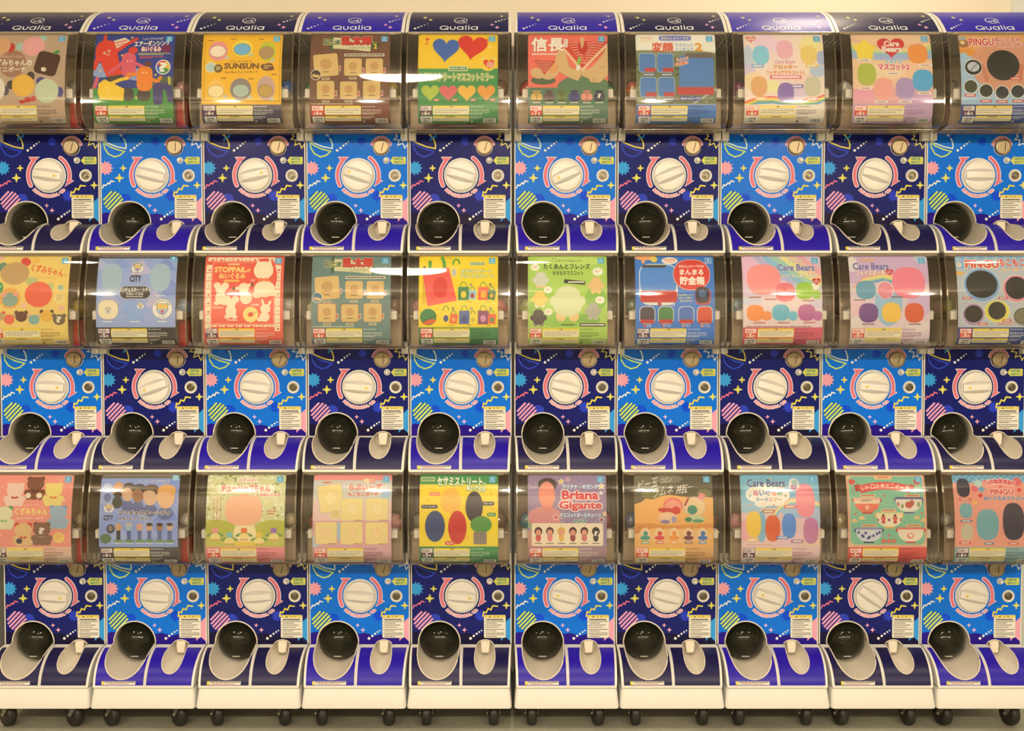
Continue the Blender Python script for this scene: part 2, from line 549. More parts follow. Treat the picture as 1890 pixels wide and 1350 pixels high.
def opening(cx, cz, rx, rt, rb, n=48):
    return [(cx + rx * math.cos(2 * math.pi * k / n), cz + (rt if math.sin(2 * math.pi * k / n) >= 0 else rb) * math.sin(2 * math.pi * k / n)) for k in range(n)]
OUT = (-0.0653, -0.140, 0.062, 0.064, 0.0725)       # capsule outlet
CUP = (0.0715, -0.160, 0.0302, 0.0285, 0.0385)     # coin return
def surf_y(z):
    if z >= PB: return 0.0
    return flap_prof.at(flap_prof.s_of_z(z))[0]
def notch(o, upper):
    """part of the opening's edge above (or below) the seam between panel and flap, left to right"""
    cx, cz, rx, rt, rb = o
    def xz(z):
        r = rt if z >= cz else rb
        return rx * math.sqrt(max(0.0, 1 - ((z - cz) / r) ** 2))
    zs = []
    end = cz + rt if upper else cz - rb
    for k in range(15):
        t = math.sin(math.pi / 2 * k / 14)
        zs.append(PB + (end - PB) * t)
    left = [(cx - xz(z), z) for z in zs]
    return left + [(cx + xz(z), z) for z in zs[-2::-1]]

def upx(x): return (x - 550) * KP
def px_tf(x, y): return ((x - 550) * KP, PT + (y - 505) * KP)
def z_tf(x, z): return (x, PT - z)
def flap_tf(x, z): return (x, flap_prof.s_of_z(z))
def guard(u, s):
    z = PT - s
    for cx, cz, rx, rt, rb in (OUT,):
        if z > PB - 0.001:
            d = math.hypot((u - cx) / (rx + 0.0004), (z - cz) / (rt + 0.0004))
            if 1e-6 < d < 1: u, z = cx + (u - cx) / d, cz + (z - cz) / d
    return (min(0.1462, max(-0.1462, u)), min(PT - z, PT - PB))

def make_panel(kind):
    navy = kind == 'navy'
    base = C(23, 31, 100) if navy else C(0, 115, 252)
    a = Art(z_tf)
    edge = [(-0.1462, PT), (0.1462, PT), (0.1462, PB)] + notch(CUP, True)[::-1] + notch(OUT, True)[::-1] + [(-0.1462, PB)]
    a.poly(edge, base)
    sheet = a.mesh('front_panel', panel_prof, M_panel, lift=0.0012)
    a = Art(px_tf); a.guard = guard
    hill = C(22, 17, 52) if navy else C(40, 18, 128)
    cx, cz, rx, rt, rb = OUT
    ob = lambda z, sg: cx + sg * rx * math.sqrt(max(0, 1 - ((z - cz) / (rt if z >= cz else rb)) ** 2))
    zz = lambda z: 505 - z / KP
    xx = lambda x: 550 + x / KP
    zs = [-.109 - .036 * k / 6 for k in range(7)]
    a.poly([(xx(-.1462), zz(-.112)), (90, zz(-.108))] + [(xx(ob(z, -1)), zz(z)) for z in zs] + [(xx(-.1462), zz(PB))], hill)
    top = [(x, y) for x, y in ((545, 890), (600, 880), (650, 893), (700, 912), (760, 893), (830, 880), (900, 897), (960, 925), (1000, 900), (1044.5, 925))]
    cupn = [(xx(x), zz(z)) for x, z in notch(CUP, True)]
    a.poly([(xx(ob(z, 1)), zz(z)) for z in zs[::-1]] + top + [(1044.5, zz(PB))] + cupn[::-1], hill)
    wt = C(250, 240, 215); ye = C(240, 222, 90); yg = C(214, 228, 100)
    up = C(250, 222, 90) if navy else C(228, 238, 235)
    lo = C(52, 74, 190) if navy else yg
    # ringed planet
    a.stroke([(78, 165), (130, 190), (210, 222), (300, 240), (303, 205), (290, 160), (262, 118), (225, 92), (185, 84), (140, 97)], 13, up)
    a.stroke([(80, 182), (92, 240), (125, 292), (185, 322), (240, 308), (286, 268), (200, 246), (130, 215)], 13, lo, closed=True)
    zc = C(50, 150, 215) if navy else C(20, 70, 190)
    a.stroke([(250, 165), (262, 130), (300, 128), (308, 98), (345, 96), (350, 78)], 15, zc, cap=False)
    for x, y, r in ((350, 258, 13), (384, 235, 12), (413, 212, 10.5), (438, 193, 9), (462, 176, 7.5), (643, 936, 14), (676, 911, 12), (705, 889, 10.5), (731, 871, 9), (754, 856, 7.5)):
        a.ell(x, y, r, r, wt, n=14)
    st = C(46, 66, 184) if navy else C(14, 74, 204)
    a.star(592, 170, 50, 10, 0.62, st)
    a.star(742, 706, 64, 10, 0.62, st)
    a.stroke([(905, 78), (945, 120), (912, 150), (966, 156), (952, 208), (1000, 187), (1020, 236), (1042, 205)], 10, C(250, 222, 90) if navy else wt)
    a.star(100, 433, 76, 11, 0.66, C(62, 160, 226) if navy else C(250, 165, 165), rot=0)
    for x, y, r in ((272, 433, 27), (233, 530, 35), (1003, 602, 30)):
        a.stroke([(x - r, y), (x + r, y)], r * 0.42, ye); a.stroke([(x, y - r), (x, y + r)], r * 0.42, ye)
        a.star(x, y, r * 0.72, 4, 0.62, ye, rot=45)
    zz1 = C(244, 118, 130) if navy else wt
    a.stroke([(64, 630), (78, 598), (95, 606), (122, 578), (135, 590), (150, 558), (178, 566)], 12, zz1)
    # cloud and striped ball
    cl = C(48, 66, 176) if navy else C(14, 78, 206)
    a.ell(285, 740, 58, 55, cl); a.ell(238, 738, 50, 45, cl)
    sc1 = C(246, 165, 175) if navy else C(206, 222, 96)
    bc = C(46, 42, 120) if navy else C(14, 88, 160)
    a.ell(170, 760, 100, 100, bc, n=36)
    for d in (-78, -46, -14, 18, 50, 82):
        hw = 9
        L0 = math.sqrt(max(0, 100 ** 2 - (d) ** 2)) * 0.98
        ax, ay = 170 + d * 0.72, 760 + d * 0.69
        dx, dy = 0.69 * L0, -0.72 * L0
        nx, ny = 0.72 * hw, 0.69 * hw
        a.poly([(ax - dx - nx, ay - dy - ny), (ax - dx + nx, ay - dy + ny), (ax + dx + nx, ay + dy + ny), (ax + dx - nx, ay + dy - ny)], sc1)
    a.stroke([(768, 712), (776, 668), (800, 675), (820, 634), (848, 646), (868, 604), (914, 610)], 14, C(246, 218, 70))
    for x, y, r in ((530, 803, 24), (582, 850, 28)):
        a.star(x, y, r, 4, 0.36, C(250, 170, 180) if navy else C(240, 190, 215))
    ra = C(60, 158, 222) if navy else C(248, 165, 170)
    a.poly([(1044.5, 722), (960, 800), (950, 880), (990, 915), (1044.5, 966)], ra)
    a.poly([(945, 905), (1000, 905), (950, 962)], ra)
    # arrows round the dial
    wo = C(252, 226, 215); pk = C(238, 122, 126)
    def ring(r, a0, a1, n=20): return [(556 + r * math.cos(math.radians(a0 + (a1 - a0) * k / n)), 505 + 1.02 * r * math.sin(math.radians(a0 + (a1 - a0) * k / n))) for k in range(n + 1)]
    for w, col, g in ((44, wo, 7), (30, pk, 0)):
        a.stroke(ring(205, 152, 222), w, col)
        a.stroke(ring(205, -55, 17), w, col)
        h1 = [(372 - g * 1.6, 331 - g), (455 + g * 1.4, 331 - g), (400, 378 + g)]
        h2 = [(722 - g * 1.2, 605 + g * 1.3), (790 + g * 1.5, 560 - g * 0.2), (745, 548 - g)]
        a.poly(h1, col); a.poly(h2, col)
        a.stroke(h1, 6, col, closed=True); a.stroke(h2, 6, col, closed=True)
    a.ell(556, 505, 170, 172, wt, n=48)
    a.arctext('矢印の方向にまわしてね', 556, 505, 203, 138, 42, 36, pk, 0.03, wo, 0.15, flip=-1)
    # coin arch, return-button arrow
    a.arc(787, 225, 94, 94, 196, 344, 30, wo)
    a.arc(787, 225, 94, 94, 197, 343, 21, pk)
    a.arctext('100円玉を入れてください', 787, 225, 94, 200, 340, 20, wo, 0.0)
    a.ell(787, 229, 84, 84, wo, n=40)
    a.ell(836, 357, 32, 32, wt, n=24)
    a.ell(920, 507, 62, 63, wt, n=32)
    yl = C(226, 216, 92)
    a.poly([(874, 358), (910, 314), (910, 402)], yl); a.rect(902, 322, 1030, 394, yl, r=10)
    a.text('100円玉', 912, 330, 1003, 354, C(40, 130, 120), 0.04)
    a.text('返却ボタン', 912, 362, 1020, 386, C(40, 130, 120), 0.03)
    return sheet, a.mesh('panel_print', panel_prof, M_panel, lift=0.0014)

def make_caution():
    a = Art(px_tf)
    a.rect(778, 697, 997, 930, C(214, 196, 150), r=12)
    a.rect(781, 700, 994, 927, C(246, 230, 196), r=11)
    a.rect(781, 700, 994, 728, C(236, 206, 92), r=10)
    k = C(70, 58, 40)
    a.poly([(828, 724), (838, 705), (848, 724)], k)
    a.text('注', 872, 706, 890, 724, k, 0.01); a.text('意', 910, 706, 928, 724, k, 0.01)
    a.lines(798, 738, 972, 754, 1, k, 0.8, 3, False)
    for y, n in ((760, 2), (797, 1), (818, 1), (840, 2), (878, 3)):
        a.ell(791, y + 5, 4, 4, k, n=8); a.lines(798, y, 985, y + n * 17, n, k, 0.40, y)
    return a.mesh('caution_sticker', panel_prof, M_print, lift=0.0021)

def make_flap_sheets(kind):
    navy = kind == 'navy'
    col = C(30, 24, 66) if navy else C(44, 22, 152)
    res = []
    top = PB - 0.0022; bot = PB - 0.0835
    def nt(o): return [(x, z) for x, z in notch(o, False) if z < top - 0.0005]
    for (x0t, x0b, x1t, x1b, o) in ((-.1425, -.1375, -.0015, .0000, OUT), (.0075, .0085, .1425, .1375, CUP)):
        a = Art(flap_tf)
        n = nt(o)
        n = [(x, z) for x, z in n]
        if o is OUT:      # the opening reaches almost to the seam's inner edge: keep a narrow margin
            n = [(max(x0t + 0.004, min(x1t - 0.0012, x)), z) for x, z in n]
        a.poly([(x0t, top)] + [(n[0][0], top)] + n + [(n[-1][0], top), (x1t, top), (x1b, bot), (x0b, bot)], col)
        res.append(a.mesh('flap_sheet', flap_prof, M_flap, lift=0.0012))
    a = Art(lambda x, z: (x, flap_prof.s_of_z(z)))
    zs = PB - 0.066
    s0 = flap_prof.s_of_z(PB - 0.0725)
    b = Art(lambda x, y: (x, s0 + y))
    b.rect(-.1195, 0.0, -.0225, 0.0098, C(244, 226, 196), r=0.0006)
    b.rect(-.1195, 0.0, -.1120, 0.0098, C(238, 206, 70), r=0.0006)
    b.lines(-.1105, 0.0010, -.0245, 0.0052, 1, C(84, 66, 50), 0.62, 5, False)
    b.lines(-.1050, 0.0056, -.0400, 0.0088, 1, C(200, 90, 70), 0.62, 8, False)
    return res, b.mesh('notice_sticker', flap_prof, M_print, lift=0.0018)

WB = 0.1442                # half width of the lower front at its foot
def flap_w(z): return W + (WB - W) * min(1.0, max(0.0, (PB - z) / 0.0868))
def make_flap_shell():
    """white lower front with the two openings left free, side cheeks and underside"""
    a = Art(flap_tf)
    n1 = notch(OUT, False); n2 = notch(CUP, False)
    a.poly([(-W, PB)] + n1 + n2 + [(W, PB), (WB, PB - 0.0868), (-WB, PB - 0.0868)], CREAM)
    me = a.mesh('lower_front', flap_prof, M_white)
    bm = bmesh.new(); bm.from_mesh(me)
    P = flap_prof.p
    for sg in (-1, 1):
        vs = [bm.verts.new((sg * flap_w(z), y, z)) for y, z in P] + [bm.verts.new((sg * WB, 0.06, P[-1][1])), bm.verts.new((sg * W, 0.06, PB))]
        bm.faces.new(vs)
    y1, z1 = P[-1]
    f = [bm.verts.new(p) for p in ((-WB, y1, z1), (WB, y1, z1), (WB, 0.06, z1), (-WB, 0.06, z1))]
    bm.faces.new(f)
    bm_box(bm, -WB + .001, WB - .001, y1 - .0012, y1 + .004, z1 - .0035, z1 + .0012)
    # rib between the two printed sheets
    for x in (0.0022, 0.0056):
        bm_tube(bm, [(x, y + n[0] * 0.001, z + n[1] * 0.001) for (y, z), n in zip(P, flap_prof.n)], 0.0011, n=5)
    bm_tube(bm, [(-W + .003, -.007, PB - 0.0005), (OUT[0] - OUT[2] - .001, -.007, PB - 0.0005)], 0.0016, n=5)
    bm_tube(bm, [(OUT[0] + OUT[2] + .001, -.007, PB - 0.0005), (CUP[0] - .0275, -.007, PB - 0.0005)], 0.0016, n=5)
    bm_tube(bm, [(CUP[0] + .0275, -.007, PB - 0.0005), (W - .003, -.007, PB - 0.0005)], 0.0016, n=5)
    me2 = bpy.data.meshes.new('lower_front'); bm.to_mesh(me2); bm.free()
    me2.materials.append(M_white)
    for p in me2.polygons: p.use_smooth = True
    me2.set_sharp_from_angle(angle=math.radians(30))
    bpy.data.meshes.remove(me)
    return me2

def make_scoop(name, o, back_y, br, bz, bc, cap, mat, rim):
    ed = opening(*o)
    rb = [(x, surf_y(z) - (0.0022 if z < PB else 0.0016), z) for x, z in ed]
    n = len(ed)
    cx, cz = o[0], o[1]
    bk = [(cx + br * math.cos(2 * math.pi * k / n), back_y, bc + bz * math.sin(2 * math.pi * k / n)) for k in range(n)]
    def mix(t): return [tuple(p + (q - p) * t for p, q in zip(a, b)) for a, b in zip(rb, bk)]
    bm = bmesh.new()
    bm_loft(bm, [mix(0), mix(0.06), mix(0.35), mix(0.7), mix(1)], cap_last=cap)
    bm_tube(bm, rb, rim, closed=True, n=6)
    return finish(name, bm, mat, 50)

def make_dome():
    bm = bmesh.new()
    R = 0.0588; cy = 0.038
    prof = [(0, cy - R * 0.985)] + [(R * math.sin(a), cy - R * math.cos(a) * 0.985) for a in [math.pi / 2 * k / 12 for k in range(1, 13)]] + [(R, cy + 0.008)]
    bm_lathe(bm, prof, OUT[0], -0.140, 48)
    bm_tube(bm, [(OUT[0] + (R + .0006) * math.cos(2 * math.pi * k / 48), cy + .002, -.140 + (R + .0006) * math.sin(2 * math.pi * k / 48)) for k in range(48)], 0.0012, closed=True, n=5)
    return finish('dome_flap', bm, M_dome, 40)
def make_dome_tab():
    bm = bmesh.new()
    R = 0.0588; cy = 0.038
    rows = []
    for k in range(9):
        x = -0.011 + 0.022 * k / 8
        z = -0.0405
        y = cy - 0.985 * math.sqrt(R * R - x * x - z * z)
        rows.append((OUT[0] + x, y - 0.0003, -0.140 + z))
    bm_tube(bm, rows, 0.0013, n=6)
    return finish('finger_tab', bm, M_white2, 40)

def make_tongue():
    bm = bmesh.new()
    cx = CUP[0]
    top = [(-.0140, .0015, -.1340), (.0140, .0015, -.1340), (.0140, .018, -.1340), (-.0140, .018, -.1340)]
    low = [(-.0104, -.0030, -.1700), (.0104, -.0030, -.1700), (.0102, .018, -.1750), (-.0102, .018, -.1750)]
    R = bm_loft(bm, [[(cx + x, y, z) for x, y, z in top], [(cx + x, y, z) for x, y, z in low]], cap_last=True, cap_first=True)
    bmesh.ops.bevel(bm, geom=bm.edges[:], offset=0.0012, segments=2, affect='EDGES')
    return finish('coin_chute', bm, M_scoop, 40)

def make_cabinet():
    bm = bmesh.new()
    z0 = PB - 0.0905
    bm_box(bm, -W, W, 0.062, 0.40, z0, 0.117)
    bm_box(bm, -W, W, 0.150, 0.40, 0.117, 0.383)
    for sg in (-1, 1):
        x0, x1 = sorted((sg * W, sg * (W - .0032)))
        bm_box(bm, x0, x1, -0.0025, 0.062, PB, 0.1330, 0.0008, 1)
    bm_box(bm, -W, W, -0.0025, 0.062, PT + 0.0002, PT + 0.0030, 0.0006, 1)
    return finish('cabinet', bm, M_white)

def make_bin():
    bm = bmesh.new()
    X = 0.1435
    P = bin_curve + [(0.0, 0.1178)]
    bm_loft(bm, [[(-X, y, z) for y, z in P], [(X, y, z) for y, z in P]], closed=False)
    for sg in (-1, 1):
        vs = [bm.verts.new((sg * X, y, z)) for y, z in P] + [bm.verts.new((sg * X, 0.149, 0.1178)), bm.verts.new((sg * X, 0.149, 0.384))]
        bm.faces.new(vs)
    return finish('capsule_bin', bm, M_clear, 40)
def make_bin_edge(sg):
    bm = bmesh.new()
    X = 0.1435 * sg
    P = bin_curve + [(-0.03, 0.1178)]
    pr = Profile(P)
    rings = []
    for (y, z), (ny, nz) in zip(pr.p, pr.n):
        a = 0.0008; b = -0.0035
        rings.append([(X + sg * .0006, y + ny * a, z + nz * a), (X - sg * .0030, y + ny * a, z + nz * a), (X - sg * .0030, y + ny * b, z + nz * b), (X + sg * .0006, y + ny * b, z + nz * b)])
    bm_loft(bm, rings, cap_last=True, cap_first=True)
    return finish('bin_edge', bm, M_edge, 40)
def make_bin_lips():
    bm = bmesh.new()
    bm_box(bm, -.1425, .1425, -.1215, -.112, .3785, .3848, 0.001, 1)
    for x in (-.118, .118): bm_box(bm, x - .011, x + .011, -.1235, -.117, .3765, .3848, 0.0012, 1)
    t = finish('bin_top_lip', bm, M_lip)
    bm = bmesh.new()
    bm_box(bm, -.1425, .1425, -.0985, -.066, .1150, .1176, 0.0006, 1)
    bm_box(bm, -.1425, .1425, -.0700, -.064, .1132, .1178, 0.0008, 1)
    b = finish('bin_bottom_lip', bm, M_lip)
    return t, b
def make_latch(sg):
    bm = bmesh.new()
    x0, x1 = sorted((sg * 0.1492, sg * 0.1290))
    bm_box(bm, x0, x1, -0.026, 0.001, 0.0985, 0.1335, 0.0012, 2)
    xm = sg * 0.1400
    bm_box(bm, xm - .0022, xm + .0022, -0.0274, -0.025, 0.100, 0.1045, 0.0004, 1)
    bm_box(bm, xm - .0022, xm + .0022, -0.0274, -0.025, 0.1120, 0.1160, 0.0004, 1)
    return finish('latch', bm, M_white2)
def make_hopper():
    bm = bmesh.new()
    bm_box(bm, -.139, .139, -.098, .148, .205, .210)          # tray the capsules lie on
    bm_box(bm, -.141, .141, -.072, .148, .119, .205, 0.004, 1)
    bm_box(bm, -.141, .141, .140, .148, .205, .378)
    return finish('hopper', bm, M_mech)
def make_bracket(sg):
    bm = bmesh.new()
    x0, x1 = sorted((sg * 0.108, sg * 0.1275))
    bm_box(bm, x0, x1, -.134, -.100, .198, .222, 0.001, 1)
    for k in range(3):
        xa = sg * (0.111 + 0.006 * k)
        bm_box(bm, xa - .0010, xa + .0010, -.134, -.128, .221, .229 - 0.002 * k, 0.0003, 1)
    return finish('card_holder', bm, M_white2)

def make_dial():
    bm = bmesh.new()
    bm_lathe(bm, [(.0478, 0.0), (.0478, -.0045), (.0466, -.0056), (.0452, -.0050), (.0450, -.003), (.0448, -.0075), (.0440, -.0098), (.0415, -.0110), (.030, -.0117), (0, -.0120)], n=56)
    return finish('dial', bm, M_white, 40)
def make_grip():
    """raised bar with hollowed long sides across the dial"""
    bm = bmesh.new()
    n = 14; rings = []
    L = .0405
    for k in range(n + 1):
        x = -L + 2 * L * k / n
        t = x / L
        hb = .0168 * math.sqrt(max(0.05, 1 - 0.55 * t * t)) + 0.002
        ht = .0085 * (0.92 + 0.25 * t * t)
        d = .0120 + .0110 * (1 - 0.55 * t ** 4)
        rings.append([(x, -.0100, -hb), (x, -.0122, -hb + .0005), (x, -d, -ht), (x, -d - .0006, 0), (x, -d, ht), (x, -.0122, hb - .0005), (x, -.0100, hb)])
    bm_loft(bm, rings, closed=False)
    for r in (rings[0], rings[-1]): bm.faces.new([bm.verts.new(p) for p in r])
    bmesh.ops.remove_doubles(bm, verts=bm.verts[:], dist=1e-6)
    return finish('grip', bm, M_white, 38)
def make_pointer():
    bm = bmesh.new()
    pts = [(.0205, -.0056), (.0300, 0.0), (.0205, .0056)]
    bm_loft(bm, [[(x, -.0233, z) for x, z in pts], [(x, -.0205, z) for x, z in pts]], cap_last=True, cap_first=True)
    return finish('pointer_mark', bm, M_yellow)
def make_coin():
    bm = bmesh.new()
    bm_lathe(bm, [(.0232, 0.0), (.0232, -.010), (.0222, -.0125), (.0190, -.0132), (.0186, -.0126), (0, -.0126)], n=40)
    a = finish('coin_slot', bm, M_metal, 30)
    bm = bmesh.new(); bm_box(bm, -.0009, .0009, -.0131, -.0120, -.0125, .0125)
    b = finish('slot', bm, M_dark)
    return a, b
def make_button():
    bm = bmesh.new()
    bm_lathe(bm, [(.0090, 0.0), (.0090, -.0030), (.0080, -.0036), (.0068, -.0030), (.0066, .001)], n=24)
    a = finish('return_button', bm, M_white, 30)
    bm = bmesh.new()
    bm_lathe(bm, [(.0052, 0.001), (.0052, -.0120), (.0042, -.0142), (.0020, -.0150), (0, -.0152)], n=20)
    b = finish('push_pin', bm, M_white, 40)
    return a, b
def make_lock():
    bm = bmesh.new()
    bm_lathe(bm, [(.0178, 0.0), (.0178, -.0030), (.0168, -.0040), (.0150, -.0038), (.0112, -.0008)], n=36)
    a = finish('key_lock', bm, M_white, 30)
    bm = bmesh.new()
    bm_lathe(bm, [(.0114, -.0006), (.0112, -.0030), (.0098, -.0034), (.0096, -.0016), (.0066, -.0016), (.0064, -.0052), (.0052, -.0058), (.0050, -.0044), (.0026, -.0044), (.0024, -.0056), (0, -.0056)], n=28)
    b = finish('lock_core', bm, M_core, 30)
    return a, b

def make_header():
    bm = bmesh.new()
    P = head_up
    bm_loft(bm, [[(-W, y, z) for y, z in P], [(W, y, z) for y, z in P]], closed=False)
    for sg in (-1, 1):
        vs = [bm.verts.new((sg * W, y, z)) for y, z in P] + [bm.verts.new((sg * W, 0.40, P[-1][1])), bm.verts.new((sg * W, 0.40, .3845))]
        bm.faces.new(vs)
    y1, z1 = P[-1]
    bm.faces.new([bm.verts.new(p) for p in ((-W, y1, z1), (W, y1, z1), (W, .40, z1), (-W, .40, z1))])
    bm.faces.new([bm.verts.new(p) for p in ((-W, P[0][0], .3845), (W, P[0][0], .3845), (W, .40, .3845), (-W, .40, .3845))])
    bm.faces.new([bm.verts.new(p) for p in ((-W, P[0][0], .3845), (W, P[0][0], .3845), (W, P[0][0], .386), (-W, P[0][0], .386))])
    bmesh.ops.remove_doubles(bm, verts=bm.verts[:], dist=1e-5)
    return finish('header_cap', bm, M_white, 40)
def qualia(a, tf, col, w):
    """the maker's wordmark in rounded strokes; tf maps its own drawing units"""
    def S(pts, ww=w): a.stroke([tf(*p) for p in pts], ww, col)
    def A(cx, cy, rx, ry, a0, a1, n=18): S([(cx + rx * math.cos(math.radians(a0 + (a1 - a0) * k / n)), cy + ry * math.sin(math.radians(a0 + (a1 - a0) * k / n))) for k in range(n + 1)])
    A(363, 216, 33, 20, 0, 360, 26); S([(372, 224), (395, 238)])
    S([(415, 203), (415, 222)] + [(433.5 + 18.5 * math.cos(math.radians(t)), 222 + 15 * math.sin(math.radians(t))) for t in range(170, -1, -20)] + [(452, 203)])
    A(495, 220, 24, 16.5, 0, 360, 22); S([(519, 203), (519, 237)])
    S([(543, 190), (543, 237)])
    S([(568, 204), (568, 237)]); S([(568, 191), (568.5, 191)], w * 1.25)
    A(612, 220, 25, 16.5, 0, 360, 22); S([(638, 203), (638, 237)])
def emblem(a, tf, col, w):
    def S(pts, ww=w): a.stroke([tf(*p) for p in pts], ww, col)
    S([(math.cos(math.radians(t)), math.sin(math.radians(t))) for t in range(50, 395, 15)])
    S([(0.45, 0.35), (0.75, 0.75), (1.0, 0.95)])
    S([(-0.55, 0.15), (-0.50, 0.45), (-0.2, 0.50), (0.0, 0.25), (0.0, 0.05)], w * 0.8)
    S([(0.25, 0.5), (0.25, -0.15), (0.55, -0.2), (0.6, 0.1), (0.35, 0.2)], w * 0.8)
    S([(-0.28, 0.05), (-0.28, 0.08)], w)
def make_header_print(kind):
    navy = kind == 'navy'
    base = C(24, 26, 72) if navy else C(46, 32, 158)
    idt = lambda x, s: (x, HL - s)
    a = Art(idt)
    a.rect(-.1405, 0.0015, .1405, HL - 0.03, base)
    sheet = a.mesh('header_sheet', head_prof, M_flap, lift=0.0008)
    wt = C(252, 242, 222); ye = C(236, 220, 110); pk = C(246, 170, 190)
    a = Art(idt)
    qualia(a, lambda x, y: ((x - 483) * .00034, .0312 - (y - 193) / 45.0 * .0205), wt, 0.0030)
    word = a.mesh('wordmark', head_prof, M_flap, lift=0.0010)
    a = Art(idt)
    emblem(a, lambda x, y: (0.0045 + x * .0180, .0630 - y * .0165), wt, 0.0023)
    emb = a.mesh('emblem', head_prof, M_flap, lift=0.0010)
    a = Art(idt)
    for k in range(5):
        a.ell(-.123 + .0085 * k, .0165 + .0062 * k, .0037 - .0005 * k, .0037 - .0005 * k, wt, n=12)
        a.ell(.105 + .0082 * k, .0545 + .0055 * k, .0033 - .0004 * k, .0036 - .0004 * k, wt, n=12)
    for x, s, r, c in ((-.0985, .083, .0085, ye), (-.0815, .067, .0072, ye), (.094, .037, .0068, pk), (.1085, .0225, .0078, pk), (.121, .097, .008, ye)):
        a.star(x, s, r, 4, 0.40, c, sy=1.15)
    return sheet, word, emb, a.mesh('star_print', head_prof, M_flap, lift=0.0010)

def make_base():
    """white skirt under a tower, flaring a little towards the floor"""
    z0, z1 = -0.2935, PB - 0.0915
    bm = bmesh.new()
    def ring(hw, yf, z):
        r = 0.010; pts = []
        for (ax, ay, a0) in ((hw - r, yf + r, -90), ):
            pts += [(ax + r * math.cos(math.radians(a0 + 15 * k)), ay + r * math.sin(math.radians(a0 + 15 * k)), z) for k in range(7)]
        pts += [(hw, .40, z), (-hw, .40, z)]
        pts += [(-p[0], p[1], p[2]) for p in pts[:7]][::-1]
        return pts
    bm_loft(bm, [ring(.1438, -.1185, z1), ring(.1446, -.1240, z1 - .0025), ring(.1473, -.1300, (z0 + z1) / 2), ring(.1500, -.1345, z0 + .006), ring(.1492, -.1335, z0 + .0012), ring(.1475, -.1310, z0)], cap_last=True, cap_first=True)
    return finish('base_skirt', bm, M_white, 40)
def make_caster():
    bm = bmesh.new()      # swivel plate and fork; origin on the swivel axis at the plate's top
    bm_box(bm, -.022, .022, -.022, .022, -.003, 0, .0006, 1)
    bm_lathe_z(bm, [(0, -.003), (.013, -.003), (.013, -.009), (0, -.009)])
    for sg in (-1, 1):
        pts = [(-.014, -.008), (.014, -.008), (.028, -.038), (.023, -.044), (.017, -.042)]
        x0, x1 = sg * .0155, sg * .0172
        bm_loft(bm, [[(x0, y, z) for y, z in pts], [(x1, y, z) for y, z in pts]], cap_last=True, cap_first=True)
        bm_lathe_x(bm, [(0, sg * .0200), (.0042, sg * .0196), (.0046, sg * .0170)], .022, -.0374)
    fork = finish('caster', bm, M_fork, 30)
    bm = bmesh.new()
    R = .0358
    bm_lathe_x(bm, [(.006, -.0145), (.020, -.0140), (R - .006, -.0135), (R - .0018, -.0105), (R, -.005), (R, .005), (R - .0018, .0105), (R - .006, .0135), (.020, .0140), (.006, .0145)], .022, -.0374, 36)
    return fork, finish('wheel', bm, M_rubber, 40)
def bm_lathe_z(bm, prof, n=20):
    t = bmesh.new(); bm_lathe(t, prof, 0, 0, n)
    for v in t.verts: v.co = Vector((v.co.x, v.co.z, v.co.y))
    _merge(bm, t)
def bm_lathe_x(bm, prof, cy, cz, n=20):
    t = bmesh.new(); bm_lathe(t, prof, 0, 0, n)
    for v in t.verts: v.co = Vector((v.co.y, v.co.x + cy, v.co.z + cz))
    _merge(bm, t)
def _merge(bm, t):
    me = bpy.data.meshes.new('tmp'); t.to_mesh(me); t.free(); bm.from_mesh(me); bpy.data.meshes.remove(me)

# ------------------------------------------------------------------ shared meshes
PANEL = {k: make_panel(k) for k in ('navy', 'blue')}
FLAPS = {k: make_flap_sheets(k) for k in ('navy', 'blue')}
HEADS = {k: make_header_print(k) for k in ('navy', 'blue')}
CAUTION = make_caution()
CABINET = make_cabinet(); FLAP = make_flap_shell()
OUTLET = make_scoop('capsule_outlet', OUT, 0.050, 0.0598, 0.0598, -0.140, True, M_scoop, 0.0020)
CUPM = make_scoop('coin_return', CUP, 0.022, 0.0235, 0.0290, -0.152, True, M_scoop, 0.0014)
DOME, TAB, TONGUE = make_dome(), make_dome_tab(), make_tongue()
BIN = make_bin(); EDGES = [make_bin_edge(s) for s in (-1, 1)]; TLIP, BLIP = make_bin_lips()
LATCH = [make_latch(s) for s in (-1, 1)]; HOPPER = make_hopper(); BRACKET = [make_bracket(s) for s in (-1, 1)]
DIAL, GRIP, POINTER = make_dial(), make_grip(), make_pointer()
COIN, SLOT = make_coin(); BUTTON, PIN = make_button(); LOCK, CORE = make_lock()
HEADER, BASE = make_header(), make_base()
CASTER, WHEEL = make_caster()
bm = bmesh.new(); bm_box(bm, .1045, .139, -.098, -.070, .121, .198, .002, 1); REDGATE = finish('coin_box_door', bm, M_red)

# ------------------------------------------------------------------ where the towers stand
def col_x(c): return 0.0028 + (c - 5.5) * 0.302 + (0.0026 if c > 5 else -0.0026)
ROW_Z = {1: 1.5976, 2: 0.9762, 3: 0.3548}
BZ = 0.2375                 # machine base below the dial
ROWN = {1: 'top', 2: 'middle', 3: 'bottom'}
